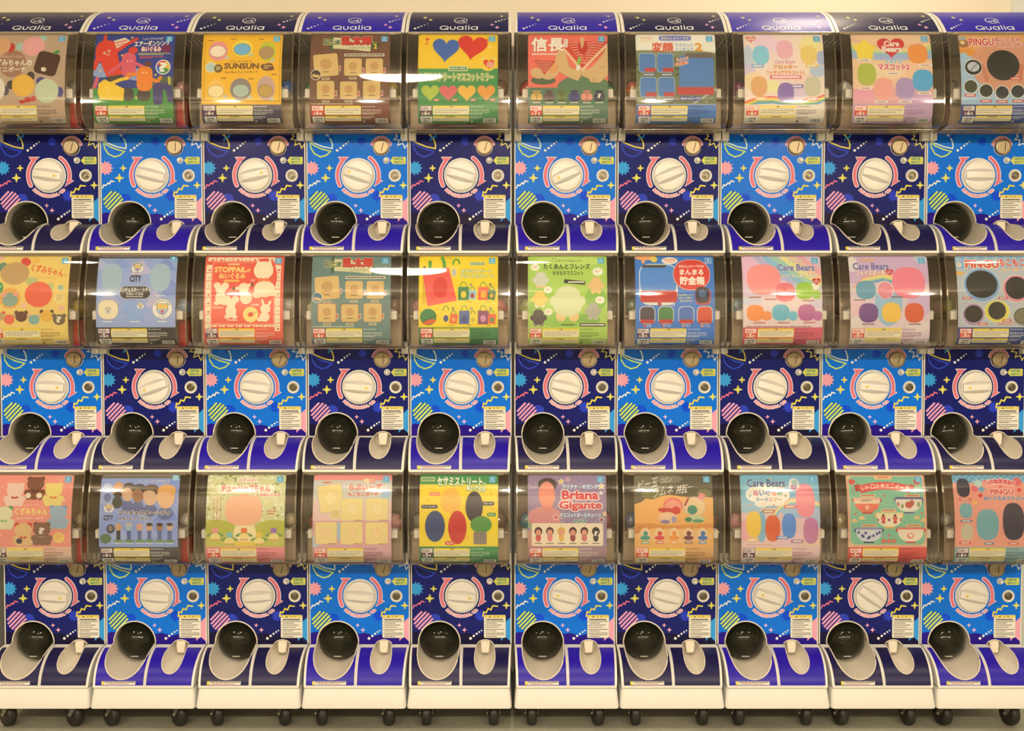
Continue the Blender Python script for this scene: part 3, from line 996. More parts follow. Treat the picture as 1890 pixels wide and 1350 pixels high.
# ------------------------------------------------------------------ display cards
CW = 0.223                  # card width
CH = 0.262
class Card:
    def __init__(self, x0, x1, y0, ysc=1.0):
        k = CW / (x1 - x0)
        self.x0, self.x1, self.y0, self.k, self.ysc = x0, x1, y0, k, ysc
        tf = lambda x, y: ((x - x0) * k - CW / 2, max(0.0, (y - y0) * k * ysc))
        self.bg = Art(tf); self.a = Art(tf)
        # coordinates for the strip at the foot: hundredths of the card's width
        ft = lambda u, v: (u / 100 * CW - CW / 2, v / 100 * CW)
        self.f = Art(ft); self.fb = Art(ft)
    def paper(self, col): self.fb.rect(0, 0, 100, 117.4, C(*col))
    def band(self, y0, y1, col):
        if y1 is None: y1 = self.y0 + CH / (self.k * self.ysc)
        self.bg.rect(self.x0, y0, self.x1, y1, C(*col))

WT = (252, 242, 215)
def footer(cd, price, count, strip=None, ink=(250, 240, 215)):
    f = cd.f
    if strip: cd.fb.rect(0, 92.6, 100, 117.4, C(*strip))
    red = (232, 84, 62) if price == 400 else (104, 52, 76)
    f.rect(2.2, 94, 17.4, 106, C(*red), r=0.8)
    f.rect(2.9, 94.6, 16.7, 99.9, C(253, 238, 212), r=0.5)
    f.text(str(price), 3.6, 95.4, 12.6, 99.2, C(*red), 0.02)
    f.text('円', 13.2, 96.6, 15.8, 99.2, C(*red), 0.0)
    f.text('全', 4.3, 102.2, 7.0, 105.0, C(*WT), 0.02)
    f.text(str(count), 8.0, 100.8, 11.2, 105.2, C(*WT), 0.05)
    f.text('種', 12.1, 102.2, 14.8, 105.0, C(*WT), 0.02)
    f.rect(2.8, 107.4, 17.8, 115.8, C(248, 236, 210), r=0.5)
    f.text('対象年齢', 5.6, 108.7, 15.0, 111.0, C(58, 48, 44), 0.03)
    f.text('15歳以上', 5.6, 112.2, 15.0, 114.5, C(58, 48, 44), 0.03)
    for (y0, y1, hy, n) in ((94, 105.2, 2.6, 3), (106.6, 113.4, 2.2, 2)):
        f.rect(18.6, y0, 64.2, y1, C(250, 214, 74), r=1.2)
        f.rect(19.1, y0 + hy, 63.7, y1 - 0.5, C(250, 234, 190), r=0.6)
        f.lines(20.5, y0 + hy + 1.0, 62.5, y1 - 1.2, n, C(150, 120, 84), 0.32, price + int(y0))
    f.text('注意', 39.5, 94.5, 43.5, 96.2, C(80, 62, 30), 0.03)
    f.lines(34, 107.2, 46, 108.4, 1, C(80, 62, 30), 0.8, 4, False)
    ik = C(*ink)
    f.lines(65.5, 94.8, 82, 96.4, 1, ik, 0.4, 7, False)
    f.text('株式会社', 65.5, 98.4, 77.3, 101.2, ik, 0.01)
    f.text('Qualia', 78.2, 98.4, 89.4, 101.3, ik, 0.01)
    f.lines(65.5, 102.4, 89.6, 105.6, 2, ik, 0.42, 9)
    f.lines(65.5, 107.5, 80, 111.5, 2, ik, 0.35, 11)
    f.rect(66, 112.4, 68.6, 115.4, ik); f.rect(66.5, 112.9, 68.1, 114.9, C(120, 110, 90))
    f.rect(81.6, 109.6, 97.4, 115.8, C(248, 236, 212))
    rnd = random.Random(price * 7 + count); x = 83.2
    while x < 95.6:
        w = rnd.choice((0.25, 0.4, 0.65)); f.rect(x, 110.5, x + w, 114.6, C(50, 44, 44)); x += w + rnd.choice((0.3, 0.45, 0.7))
def badge(cd, y=3.0, x=88.5):
    f = cd.f; b = C(96, 182, 224)
    f.rect(x, y, x + 8, y + 7.8, b)
    f.ell(x + 4, y + 3.0, 1.7, 1.6, C(225, 240, 238), n=14); f.ell(x + 4, y + 3.0, 1.1, 1.0, b, n=12)
    f.text('Qualia', x + 1.2, y + 5.4, x + 6.8, y + 7.0, C(225, 240, 238), 0.02)

def pills(a, spots, col, tcol=WT, w=80, h=24):
    for i, (x, y) in enumerate(spots):
        a.rect(x - w / 2, y - h / 2, x + w / 2, y + h / 2, C(*col), r=h / 2)
        a.lines(x - w * .34, y - h * .22, x + w * .34, y + h * .24, 1, C(*tcol), 0.95, i + int(x), False)
def teddy(a, x, y, s, col, ears=None, bow=None):
    c = C(*col); e = C(*(ears or col))
    for sg in (-1, 1): a.ell(x + sg * 75 * s, y - 105 * s, 36 * s, 34 * s, e, n=18)
    a.ell(x, y + 80 * s, 95 * s, 85 * s, c)
    for sg in (-1, 1):
        a.ell(x + sg * 95 * s, y + 70 * s, 42 * s, 40 * s, c, n=18); a.ell(x + sg * 70 * s, y + 125 * s, 45 * s, 42 * s, c, n=18)
    a.ell(x, y - 40 * s, 108 * s, 92 * s, c)
    if bow: a.ell(x - 22 * s, y + 55 * s, 24 * s, 14 * s, C(*bow), 20, n=14); a.ell(x + 22 * s, y + 55 * s, 24 * s, 14 * s, C(*bow), -20, n=14)
def crest(a, x, y, r):
    a.ell(x, y, r, r, C(130, 120, 125), n=36); a.ell(x, y, r * .96, r * .96, C(245, 235, 215), n=36)
    if r > 80:
        a.arctext('MANCHESTER', x, y, r * .80, 205, 335, r * .20, C(70, 62, 70), 0.03)
        a.arctext('CITY', x, y, r * .80, 112, 68, r * .20, C(70, 62, 70), 0.03, flip=-1)
    else:
        a.arc(x, y, r * .8, r * .8, 200, 340, r * .12, C(120, 110, 120)); a.arc(x, y, r * .8, r * .8, 65, 115, r * .12, C(120, 110, 120))
    q = r * .56
    a.poly([(x - q, y - q * .9), (x + q, y - q * .9), (x + q, y + q * .2), (x + q * .6, y + q * .8), (x, y + q * 1.1), (x - q * .6, y + q * .8), (x - q, y + q * .2)], C(90, 84, 96))
    q *= .92
    a.poly([(x - q, y - q * .9), (x + q, y - q * .9), (x + q, y), (x - q, y)], C(240, 200, 100))
    a.poly([(x - q, y), (x + q, y), (x + q, y + q * .2), (x + q * .6, y + q * .8), (x, y + q * 1.05), (x - q * .6, y + q * .8), (x - q, y + q * .2)], C(180, 190, 205))
    a.ell(x, y + q * .5, q * .3, q * .3, C(205, 60, 60), n=12)
def sesame_sign(a, x0, y0, x1, y1):
    a.rect(x0 - 8, y0 - 8, x1 + 8, y1 + 8, C(235, 225, 150), r=6); a.rect(x0, y0, x1, y1, C(50, 135, 85), r=4)
    a.text('SESAME STREET', x0 + 6, y0 + 7, x1 - 6, y1 - 7, C(245, 240, 215), 0.03)
def ground(bg, spots):
    for x, y, rx, ry, col in spots: bg.ell(x, y, rx, ry, C(*col), n=30)

CARDS = {}
def card(key, x0, x1, y0, paper, desc, price, count, strip=None, ink=(250, 240, 215), bad=True, ysc=None):
    def deco(fn):
        cd = Card(x0, x1, y0, ysc or {1: 1.01, 2: 1.01, 3: 0.97}[key[0]])
        cd.paper(paper)
        fn(cd, cd.bg, cd.a)
        footer(cd, price, count, strip, ink)
        if bad: badge(cd)
        CARDS[key] = (cd, desc)
        return fn
    return deco

@card((1, 1), -110, 651, 143, (200, 168, 132), 'tan card of little drawstring pouches', 400, 6, ink=(90, 70, 55))
def _(cd, bg, a):
    a.ell(145, 450, 132, 132, C(172, 126, 96), n=36)
    a.ell(115, 285, 40, 48, C(205, 58, 50)); a.ell(20, 268, 92, 88, C(226, 172, 118))
    a.ell(410, 188, 40, 34, C(172, 206, 178)); a.ell(200, 276, 38, 40, C(172, 206, 178)); a.ell(330, 270, 108, 102, C(241, 172, 158))
    a.rect(365, 335, 585, 560, C(78, 42, 30), r=45, rot=14); a.ell(560, 335, 32, 17, C(70, 150, 70), -25); a.ell(445, 506, 26, 22, C(245, 225, 185), 20)
    a.ell(325, 572, 38, 44, C(72, 62, 58)); a.ell(135, 655, 36, 42, C(72, 62, 58)); a.ell(255, 662, 108, 106, C(241, 188, 72))
    a.ell(422, 622, 44, 42, C(74, 68, 134)); a.ell(606, 722, 30, 48, C(74, 68, 134)); a.ell(480, 712, 112, 116, C(206, 210, 166))
    a.ell(85, 710, 36, 46, C(90, 80, 90)); a.ell(10, 692, 72, 108, C(235, 222, 186))
    for x, y, rx, ry in ((300, 795, 34, 26), (352, 785, 26, 24), (245, 815, 32, 16)): a.ell(x, y, rx, ry, C(204, 56, 50))
    a.text('kuzumi chan', 42, 362, 238, 390, C(232, 200, 160), 0.0)
    a.text('くずみちゃんの', -62, 408, 330, 470, C(250, 236, 205), 0.03); a.text('ミニポーチ', 0, 480, 275, 530, C(250, 236, 205), 0.03)

@card((1, 2), 920, 1690, 143, (44, 66, 140), 'blue card of wavy tube dancers on grass', 400, 6)
def _(cd, bg, a):
    ground(bg, [(1000, 520, 120, 70, (152, 172, 200)), (1330, 560, 90, 60, (150, 170, 200)), (1600, 640, 140, 60, (84, 104, 72)), (1450, 650, 120, 50, (92, 112, 80))])
    cd.band(695, None, (74, 152, 66))
    red, pk, og, ye, pu, dk = C(230, 66, 44), C(226, 98, 110), C(245, 142, 50), C(250, 206, 52), C(74, 64, 118), C(76, 66, 56)
    a.rect(1055, 540, 1190, 640, dk, r=20)
    a.stroke([(1010, 160), (1012, 260)], 32, red); a.stroke([(1130, 330), (1230, 250), (1315, 195)], 34, red); a.stroke([(965, 380), (925, 500)], 46, red)
    a.blob(1035, 330, 106, 120, red); a.poly([(935, 330), (1140, 330), (1195, 560), (1050, 585)], red)
    a.poly([(1095, 215), (1200, 180), (1255, 215), (1130, 300)], C(240, 220, 180)); a.stroke([(1110, 240), (1220, 210)], 10, red); a.stroke([(1125, 270), (1200, 240)], 8, red)
    a.stroke([(1205, 440), (1070, 545)], 34, pk); a.stroke([(1320, 450), (1400, 485)], 32, pk); a.rect(1188, 340, 1328, 590, pk, r=62); a.ell(1292, 318, 46, 36, red)
    a.rect(1345, 700, 1472, 815, dk, r=45); a.stroke([(1365, 560), (1262, 558), (1252, 600)], 34, og); a.stroke([(1470, 600), (1540, 632), (1568, 590)], 34, og); a.rect(1340, 482, 1492, 722, og, r=60)
    a.ell(1445, 455, 36, 24, C(120, 60, 60))
    a.rect(1205, 690, 1312, 815, dk, r=45); a.stroke([(1090, 650), (1180, 612), (1245, 598)], 32, ye); a.poly([(972, 650), (1030, 608), (1222, 700), (1212, 815), (990, 800), (965, 740)], ye); a.stroke([(960, 600), (935, 680)], 36, pk)
    a.rect(1497, 640, 1592, 852, pu, r=44); a.stroke([(1550, 680), (1640, 672), (1668, 800)], 62, pu); a.stroke([(1650, 590), (1655, 650)], 24, C(220, 205, 70))
    for x, y in ((1018, 345), (1060, 325)): a.ell(x, y, 13, 13, C(250, 240, 210), n=14); a.ell(x, y, 6, 6, dk, n=10)
    a.arc(1052, 352, 18, 14, 20, 150, 6, C(250, 240, 210))
    for x, y in ((1245, 430), (1280, 430), (1400, 545), (1432, 545), (1050, 690), (1065, 715)): a.ell(x, y, 7, 7, C(250, 235, 200), n=10)
    for x, y in ((985, 525), (1190, 370), (1270, 180), (1520, 565), (1335, 785)): a.star(x, y, 15, 5, 0.5, C(250, 215, 70))
    a.text("Let's Dancing!!", 1380, 176, 1575, 208, C(240, 232, 210), 0.0, rot=-3)
    a.text('エアーダンシング', 1300, 215, 1640, 272, C(250, 240, 215), 0.05, out=C(40, 50, 110), ow=0.12, rot=-2)
    a.text('ぬいぐるみ', 1372, 276, 1560, 330, C(250, 240, 215), 0.04, out=C(210, 60, 90), ow=0.12)
    a.ell(1612, 300, 46, 42, C(130, 40, 80)); a.lines(1345, 345, 1655, 372, 2, C(230, 220, 90), 0.5, 3); a.lines(1360, 380, 1590, 405, 2, C(226, 90, 60), 0.6, 5)
    a.ell(1590, 488, 72, 74, C(250, 240, 215), n=36)
    for k, c in enumerate(((222, 60, 50), (240, 190, 60), (70, 150, 80), (60, 110, 190))): a.ell(1590, 488, 62, 64, C(*c), n=9, a0=90 * k - 160, a1=90 * k - 70)
    a.text('?', 1562, 445, 1618, 532, C(252, 242, 220), 0.06)

@card((1, 3), 222, 1150, 150, (250, 192, 48), 'yellow card of six round face pouches', 500, 6, strip=(66, 56, 84))
def _(cd, bg, a):
    a.stroke([(252, 176), (1128, 176), (1128, 962), (252, 962)], 4, C(150, 108, 36), closed=True)
    for cx, cy, rx, ry, c1, ix, iy, irx, iry, c2 in (
        (405, 368, 112, 122, (241, 156, 152), 400, 372, 96, 76, (250, 232, 192)), (688, 335, 122, 108, (250, 222, 84), 683, 345, 100, 76, (124, 186, 212)),
        (978, 370, 98, 124, (204, 206, 62), 966, 388, 86, 80, (192, 154, 106)), (392, 828, 104, 118, (250, 200, 90), 390, 848, 95, 74, (250, 228, 164)),
        (678, 825, 124, 128, (152, 138, 128), 681, 842, 98, 76, (186, 200, 172)), (972, 812, 106, 142, (206, 172, 154), 965, 842, 88, 74, (202, 168, 88))):
        a.ell(cx, cy, rx, ry, C(*c1), n=32); a.ell(ix, iy, irx, iry, C(110, 84, 54), n=32); a.ell(ix, iy, irx - 4, iry - 4, C(*c2), n=32)
    for x, y in ((510, 450), (785, 415), (1040, 490), (498, 908), (785, 915), (1038, 940)): a.rect(x - 24, y - 16, x + 24, y + 16, C(196, 204, 180), rot=-30)
    for x, y in ((312, 236), (575, 214), (903, 216), (480, 698), (800, 706), (1065, 654)): a.lines(x - 32, y - 6, x + 32, y + 6, 1, C(130, 96, 40), 0.9, x, False)
    a.text('PUPPET', 562, 488, 808, 505, C(128, 92, 44), 0.0)
    a.text('SUNSUN', 487, 520, 882, 584, C(124, 88, 50), 0.05)
    a.text('もふもふフェイスポーチ', 495, 610, 876, 638, C(110, 78, 40), 0.02)
    a.ell(328, 568, 62, 64, C(250, 236, 190)); a.ell(328, 568, 54, 56, C(190, 210, 190)); a.ell(415, 582, 50, 50, C(128, 96, 56)); a.lines(388, 560, 442, 608, 3, C(250, 220, 150), 0.5, 3)
    for x, y, rx, ry in ((950, 560, 46, 34), (1000, 555, 50, 38), (985, 585, 60, 24), (1030, 580, 36, 26)): a.ell(x, y, rx, ry, C(128, 84, 60))
    a.lines(945, 545, 1035, 595, 2, C(245, 205, 120), 0.45, 6)

def nin_card(bgcol, cords, two):
    def f(cd, bg, a):
        a.rect(404, 160, 442, 375, C(74, 104, 66), r=10); a.poly([(445, 190), (915, 228), (905, 388), (700, 362), (445, 345)], C(226, 216, 162)); a.rect(915, 220, 942, 350, C(74, 104, 66), r=10)
        for i, (ch, c) in enumerate((('忍', (60, 110, 120)), ('た', (60, 110, 120)), ('ま', (60, 110, 120)))):
            a.text(ch, 326 + 72 * i, 218 + 6 * i, 392 + 72 * i, 292, C(*c), 0.04, out=C(235, 215, 90), ow=0.13)
        a.text('乱太郎', 552, 178, 915, 294, C(222, 62, 50), 0.05, out=C(120, 36, 30), ow=0.09, out2=C(236, 222, 180), ow2=0.13)
        a.text('スクエアポーチ', 640, 318, 900, 352, C(60, 76, 52), 0.01)
        if two: a.star(965, 300, 66, 5, 0.55, C(52, 78, 52)); a.text('その', 930, 258, 985, 282, C(240, 215, 80), 0.02); a.text('2', 945, 288, 985, 345, C(240, 215, 80), 0.05)
        a.rect(588, 412, 1080, 448, C(236, 222, 180)); a.lines(600, 422, 1068, 438, 1, C(100, 84, 64), 0.95, 4, False)
        for i, (x, y, w, h, r) in enumerate(((365, 560, 300, 285, -5), (697, 585, 216, 222, 0), (958, 585, 214, 220, 0), (365, 868, 216, 222, 0), (646, 870, 212, 212, 0), (928, 866, 214, 220, 0))):
            a.rect(x + w / 2 - 4, y + 10, x + w / 2 + 32, y + 74, C(240, 226, 190)); a.rect(x + w / 2 + 6, y + 18, x + w / 2 + 26, y + 66, C(215, 90, 66))
            a.rect(x - w / 2 - 5, y - h / 2 - 5, x + w / 2 + 5, y + h / 2 + 3, C(*cords[i]), r=26, rot=r)
            a.rect(x - w / 2, y - h / 2, x + w / 2, y + h / 2, C(228, 190, 116), r=24, rot=r)
            a.ell(x, y - 12, w * .24, h * .24, C(206, 160, 96), n=24); a.lines(x - 40, y + h * .28, x + 40, y + h * .28 + 14, 1, C(140, 110, 80), 0.9, i, False)
            a.rect(x - 46, y + h / 2 + 16, x + 46, y + h / 2 + 42, C(232, 212, 160)); a.lines(x - 36, y + h / 2 + 23, x + 36, y + h / 2 + 35, 1, C(110, 90, 60), 0.95, i + 9, False)
        a.ell(245, 682, 66, 66, C(244, 228, 186)); a.ell(245, 682, 58, 58, C(*cords[0])); a.rect(200, 680, 290, 715, C(226, 190, 120), rot=10)
        a.lines(186, 1032, 700, 1048, 1, C(230, 216, 176), 0.6, 8, False)
    return f
card((1, 4), 170, 1148, 148, (126, 84, 62), 'brown card of cream square pouches', 400, 6, strip=(130, 66, 44))(nin_card(None, [(72, 58, 48)] * 6, True))
card((2, 4), 170, 1148, 148, (112, 140, 128), 'teal card of cream square pouches', 400, 6)(nin_card(None, [(92, 128, 150), (110, 138, 150), (110, 138, 150), (222, 92, 56), (150, 66, 46), (226, 160, 90)], False))

@card((1, 5), 1037, 1693, 283, (250, 206, 52), 'yellow and green card of heart mascots', 500, 6, strip=(62, 146, 80))
def _(cd, bg, a):
    cd.band(590, None, (66, 150, 82))
    a.arc(1240, 300, 40, 60, 200, 330, 3, C(90, 90, 70)); a.arc(1520, 300, 30, 60, 200, 330, 3, C(90, 90, 70))
    a.heart(1262, 435, 222, 215, C(70, 110, 172), 4); a.heart(1480, 412, 246, 222, C(226, 64, 52), 8)
    a.star(1105, 370, 22, 3, 0.5, C(240, 150, 60)); a.star(1110, 330, 22, 4, 0.5, C(226, 90, 60)); a.rect(1618, 392, 1640, 412, C(250, 230, 140), rot=20); a.star(1604, 338, 14, 3, .5, C(230, 90, 60))
    a.ell(1612, 555, 62, 56, C(250, 220, 90)); a.ell(1612, 555, 56, 50, C(250, 208, 60)); a.heart(1618, 555, 90, 84, C(224, 70, 50)); a.ell(1630, 556, 32, 28, C(240, 170, 140))
    a.arctext('ミラーつき', 1612, 555, 72, 215, 325, 22, C(250, 240, 200), 0.02)
    sesame_sign(a, 1293, 574, 1438, 602)
    a.text('セサミストリートマスコットミラー', 1048, 632, 1658, 692, C(250, 236, 170), 0.03, out=C(60, 140, 70), ow=0.10, out2=C(246, 228, 140), ow2=0.15)
    for x, c in ((1138, (190, 200, 74)), (1286, (230, 112, 108)), (1438, (246, 188, 72)), (1597, (242, 162, 66))): a.heart(x, 795, 148, 134, C(*c)); pills(a, [(x + 52, 848)], (220, 90, 60), w=52, h=18)

@card((1, 6), 217, 1163, 130, (246, 122, 98), 'salmon card with white kanji and marbled meat robe', 400, 7)
def _(cd, bg, a):
    cd.band(800, None, (88, 128, 98))
    sk = C(224, 186, 126); gr = C(98, 132, 92); mt = C(218, 78, 62); fat = C(240, 190, 150); ln = C(120, 84, 60)
    a.ell(880, 800, 320, 150, gr, n=40); a.poly([(620, 225), (1160, 225), (1160, 330), (860, 610), (690, 420)], mt)
    for i in range(9):
        y = 250 + 32 * i; dx = 22 * i
        a.stroke([(690 + dx * .9, y), (760 + dx * .7, y - 14), (830 + dx * .3, y - 4)], 9, fat); a.stroke([(920 - dx * .2, y + 6), (1000 - dx * .5, y - 10), (1120 - dx * 1.0, y + 4)], 9, fat)
    a.ell(868, 300, 58, 88, C(206, 62, 52)); a.poly([(835, 170), (892, 170), (880, 270), (852, 330), (840, 260)], sk)
    a.poly([(575, 330), (650, 330), (690, 470), (720, 560), (855, 605), (850, 655), (805, 722), (700, 684), (575, 610), (530, 490)], sk)
    a.poly([(1163, 280), (1163, 660), (1065, 742), (960, 742), (932, 690), (855, 660), (855, 605), (965, 560), (1080, 430)], sk)
    a.stroke([(640, 325), (855, 595)], 34, C(240, 200, 150)); a.stroke([(1155, 275), (855, 595)], 34, C(240, 200, 150))
    a.stroke([(690, 470), (700, 550), (855, 605), (850, 655), (805, 722), (700, 684), (590, 615)], 3, ln); a.stroke([(930, 690), (960, 740), (1065, 742), (1163, 660)], 3, ln); a.stroke([(1060, 560), (1130, 550)], 3, ln)
    for x in (980, 1005, 1030): a.stroke([(x, 680), (x - 6, 738)], 3, ln)
    a.stroke([(812, 520), (806, 580)], 40, C(245, 236, 206)); a.stroke([(826, 445), (814, 510)], 40, C(150, 196, 76))
    a.ell(398, 715, 148, 50, C(90, 104, 70)); a.ell(330, 630, 85, 62, sk, 20); a.ell(480, 640, 100, 60, sk, -20); a.ell(500, 560, 75, 70, C(234, 170, 106)); a.poly([(285, 470), (545, 480), (410, 650)], C(206, 86, 66))
    for i in range(5): a.stroke([(310 + 16 * i, 500 + 28 * i), (400, 490 + 28 * i), (500 - 14 * i, 506 + 26 * i)], 6, fat)
    a.text('信長', 262, 178, 642, 356, C(252, 242, 220), 0.035, out=C(206, 96, 72), ow=0.06)
    a.rect(643, 196, 690, 305, C(250, 238, 212), rot=3); a.text('其', 654, 208, 680, 240, C(120, 60, 50), 0.0); a.text('の', 656, 246, 678, 266, C(120, 60, 50), 0.0); a.text('一', 654, 280, 680, 286, C(120, 60, 50), 0.0)
    a.lines(262, 382, 560, 406, 1, C(250, 220, 190), 0.9, 5, False)
    for i, c in enumerate(((226, 182, 92), (112, 84, 80), (112, 132, 66), (64, 64, 126), (242, 158, 128), (44, 50, 70))):
        x = 318 + 148.5 * i
        a.ell(x, 932, 66, 26, C(*[int(v * .8) for v in c])); a.ell(x - 36, 905, 32, 38, C(*c)); a.ell(x + 36, 905, 32, 38, C(*c)); a.poly([(x - 52, 832), (x + 52, 832), (x, 920)], C(*[int(v * .86) for v in c])); a.lines(x - 48, 968, x + 48, 984, 1, C(240, 226, 190), 0.8, i, False)
    a.text('?', 1045, 870, 1076, 918, C(250, 240, 220), 0.06)

@card((1, 7), 285, 1228, 130, (250, 240, 222), 'white-topped card over a railway hillside', 400, 5, strip=(64, 126, 186), ink=(40, 66, 110))
def _(cd, bg, a):
    cd.band(372, 990, (124, 132, 90))
    ground(bg, [(420, 380, 260, 40, (150, 150, 110)), (900, 385, 330, 36, (146, 150, 112))])
    rnd = random.Random(4)
    for i in range(60): bg.ell(rnd.uniform(300, 1210), rnd.uniform(420, 760), rnd.uniform(14, 44), rnd.uniform(8, 22), C(*rnd.choice(((92, 104, 62), (110, 122, 76), (146, 146, 98), (80, 92, 58)))), n=10)
    for i in range(60): bg.ell(rnd.uniform(300, 1210), rnd.uniform(770, 985), rnd.uniform(8, 28), rnd.uniform(6, 14), C(*rnd.choice(((168, 156, 124), (150, 140, 110), (184, 172, 140), (112, 118, 80)))), n=9)
    bg.poly([(640, 985), (700, 985), (1110, 760), (1090, 750)], C(120, 112, 100)); bg.poly([(930, 985), (985, 985), (1228, 830), (1228, 800)], C(190, 184, 170))
    a.rect(560, 150, 945, 216, C(124, 130, 204), r=32); a.text('きかんしゃトーマス', 592, 164, 914, 204, C(250, 232, 130), 0.04)
    a.ell(408, 196, 98, 46, C(236, 205, 170)); a.ell(408, 196, 94, 42, C(252, 244, 228)); a.text('THOMAS', 338, 172, 480, 196, C(240, 170, 120), 0.04); a.text('& FRIENDS', 350, 204, 470, 218, C(240, 170, 120), 0.02)
    a.text('変顔', 476, 244, 726, 360, C(230, 92, 60), 0.03)
    a.text('マスコット', 752, 256, 964, 296, C(90, 150, 210), 0.02); a.text('フィギュア', 752, 308, 964, 350, C(90, 150, 210), 0.02); a.text('2', 988, 252, 1068, 346, C(244, 168, 70), 0.07)
    bl, rd = C(92, 140, 184), C(206, 74, 70)
    for x, y in ((415, 500), (628, 500), (425, 790), (640, 790)):
        a.rect(x - 100, y - 118, x + 100, y + 118, C(196, 206, 200), r=36); a.rect(x - 94, y - 112, x + 94, y + 112, bl, r=32); a.rect(x - 30, y + 62, x + 96, y + 112, rd, r=8)
        a.rect(x - 50, y + 128, x + 90, y + 158, C(72, 100, 150), r=6); a.lines(x - 40, y + 136, x + 80, y + 152, 1, C(240, 234, 214), 0.9, x, False)
    a.rect(790, 400, 1200, 880, bl, r=70); a.rect(860, 380, 1195, 440, C(124, 106, 92), r=24); a.rect(762, 790, 1200, 880, rd, r=10)
    a.text('ちょっと', 760, 432, 900, 470, C(244, 120, 60), 0.04, out=C(252, 238, 214), ow=0.14, rot=-10); a.text('不思議な', 740, 490, 900, 530, C(244, 120, 60), 0.04, out=C(252, 238, 214), ow=0.14, rot=-14)
    a.rect(800, 900, 1050, 950, C(60, 92, 150), r=6); a.text('キョトンとトーマス', 812, 908, 1040, 942, C(250, 240, 215), 0.03)

@card((1, 8), 292, 1225, 115, (252, 226, 198), 'pale pastel card with six seated figures over a rainbow', 400, 6, strip=(240, 222, 192), ink=(70, 60, 70))
def _(cd, bg, a):
    ground(bg, [(560, 240, 150, 130, (250, 214, 216)), (1080, 300, 140, 170, (252, 232, 160)), (1200, 420, 60, 90, (184, 192, 216)), (340, 420, 60, 160, (206, 212, 226)), (330, 600, 90, 100, (226, 206, 222)), (1150, 580, 100, 70, (196, 206, 222)), (620, 760, 90, 70, (250, 236, 170)), (400, 700, 120, 110, (250, 222, 170)), (900, 830, 150, 70, (232, 206, 224)), (1000, 700, 130, 90, (250, 218, 190))])
    for i, c in enumerate(((238, 110, 90), (244, 172, 84), (246, 222, 110), (130, 192, 120), (110, 170, 206))):
        bg.stroke([(292, 945 + 17 * i), (450, 890 + 17 * i), (620, 880 + 17 * i), (760, 905 + 17 * i), (950, 920 + 17 * i), (1120, 900 + 17 * i), (1225, 860 + 17 * i)], 19, C(*c), cap=False)
    for x, y, c in ((490, 375, (152, 210, 218)), (772, 305, (246, 188, 186)), (1050, 370, (246, 212, 122)), (460, 750, (236, 180, 118)), (772, 825, (152, 122, 176)), (1085, 752, (216, 206, 168))):
        a.blob(x, y + 10, 96, 118, C(*c))
    for x, y, c in ((446, 518, (150, 186, 222)), (1080, 515, (246, 208, 120)), (480, 905, (246, 190, 110)), (905, 760, (150, 124, 178)), (1080, 910, (244, 170, 150))): pills(a, [(x, y)], c, w=150, h=44)
    a.heart(380, 186, 124, 96, C(238, 150, 130)); a.text('Care Bears', 336, 168, 424, 190, C(252, 240, 220), 0.03)
    a.text('Care Bears', 650, 446, 886, 490, C(228, 156, 170), 0.02); a.text('フロッキー', 632, 508, 910, 556, C(236, 156, 70), 0.05); a.text('フィギュアマスコット2', 546, 574, 992, 616, C(236, 150, 62), 0.04)
    a.rect(586, 628, 956, 676, C(240, 140, 140), r=4); a.lines(616, 640, 930, 664, 1, C(252, 236, 214), 0.9, 2, False)

@card((1, 9), 225, 985, 92, (248, 208, 160), 'pastel card with a big red heart title', 400, 6, strip=(206, 168, 184), ink=(150, 110, 150))
def _(cd, bg, a):
    for i, c in enumerate(((240, 196, 160), (250, 222, 150), (214, 218, 150), (160, 204, 196), (176, 190, 214))): bg.stroke([(225, 150 + 42 * i), (480, 250 + 22 * i), (760, 250 + 22 * i), (985, 160 + 42 * i)], 52, C(*c), cap=False)
    cd.band(380, 700, (250, 206, 160)); cd.band(640, None, (238, 178, 168)); cd.band(780, None, (206, 166, 184))
    ground(bg, [(330, 700, 100, 60, (242, 170, 176)), (850, 740, 140, 50, (214, 170, 190)), (500, 480, 230, 70, (250, 218, 170))])
    a.star(350, 262, 118, 5, 0.70, C(250, 220, 82)); a.blob(852, 298, 96, 98, C(245, 160, 80)); a.blob(358, 502, 90, 108, C(190, 196, 84)); a.blob(518, 640, 92, 104, C(246, 174, 152)); a.blob(722, 640, 92, 104, C(186, 158, 186)); a.blob(890, 560, 98, 104, C(92, 178, 206))
    for x, y in ((338, 365), (920, 415), (345, 635), (905, 682), (495, 762), (722, 764), (607, 495)): pills(a, [(x, y)], (250, 238, 214), (190, 150, 130), w=130, h=26)
    a.heart(602, 242, 262, 216, C(222, 74, 70)); a.text('Care', 540, 166, 680, 220, C(252, 240, 218), 0.05); a.text('Bears', 518, 222, 698, 278, C(252, 240, 218), 0.05)
    a.text('フェイス', 536, 358, 696, 396, C(110, 184, 222), 0.04, out=C(250, 240, 220), ow=0.12); a.text('マスコット2', 472, 404, 762, 462, C(228, 76, 110), 0.06, out=C(250, 236, 220), ow=0.13)

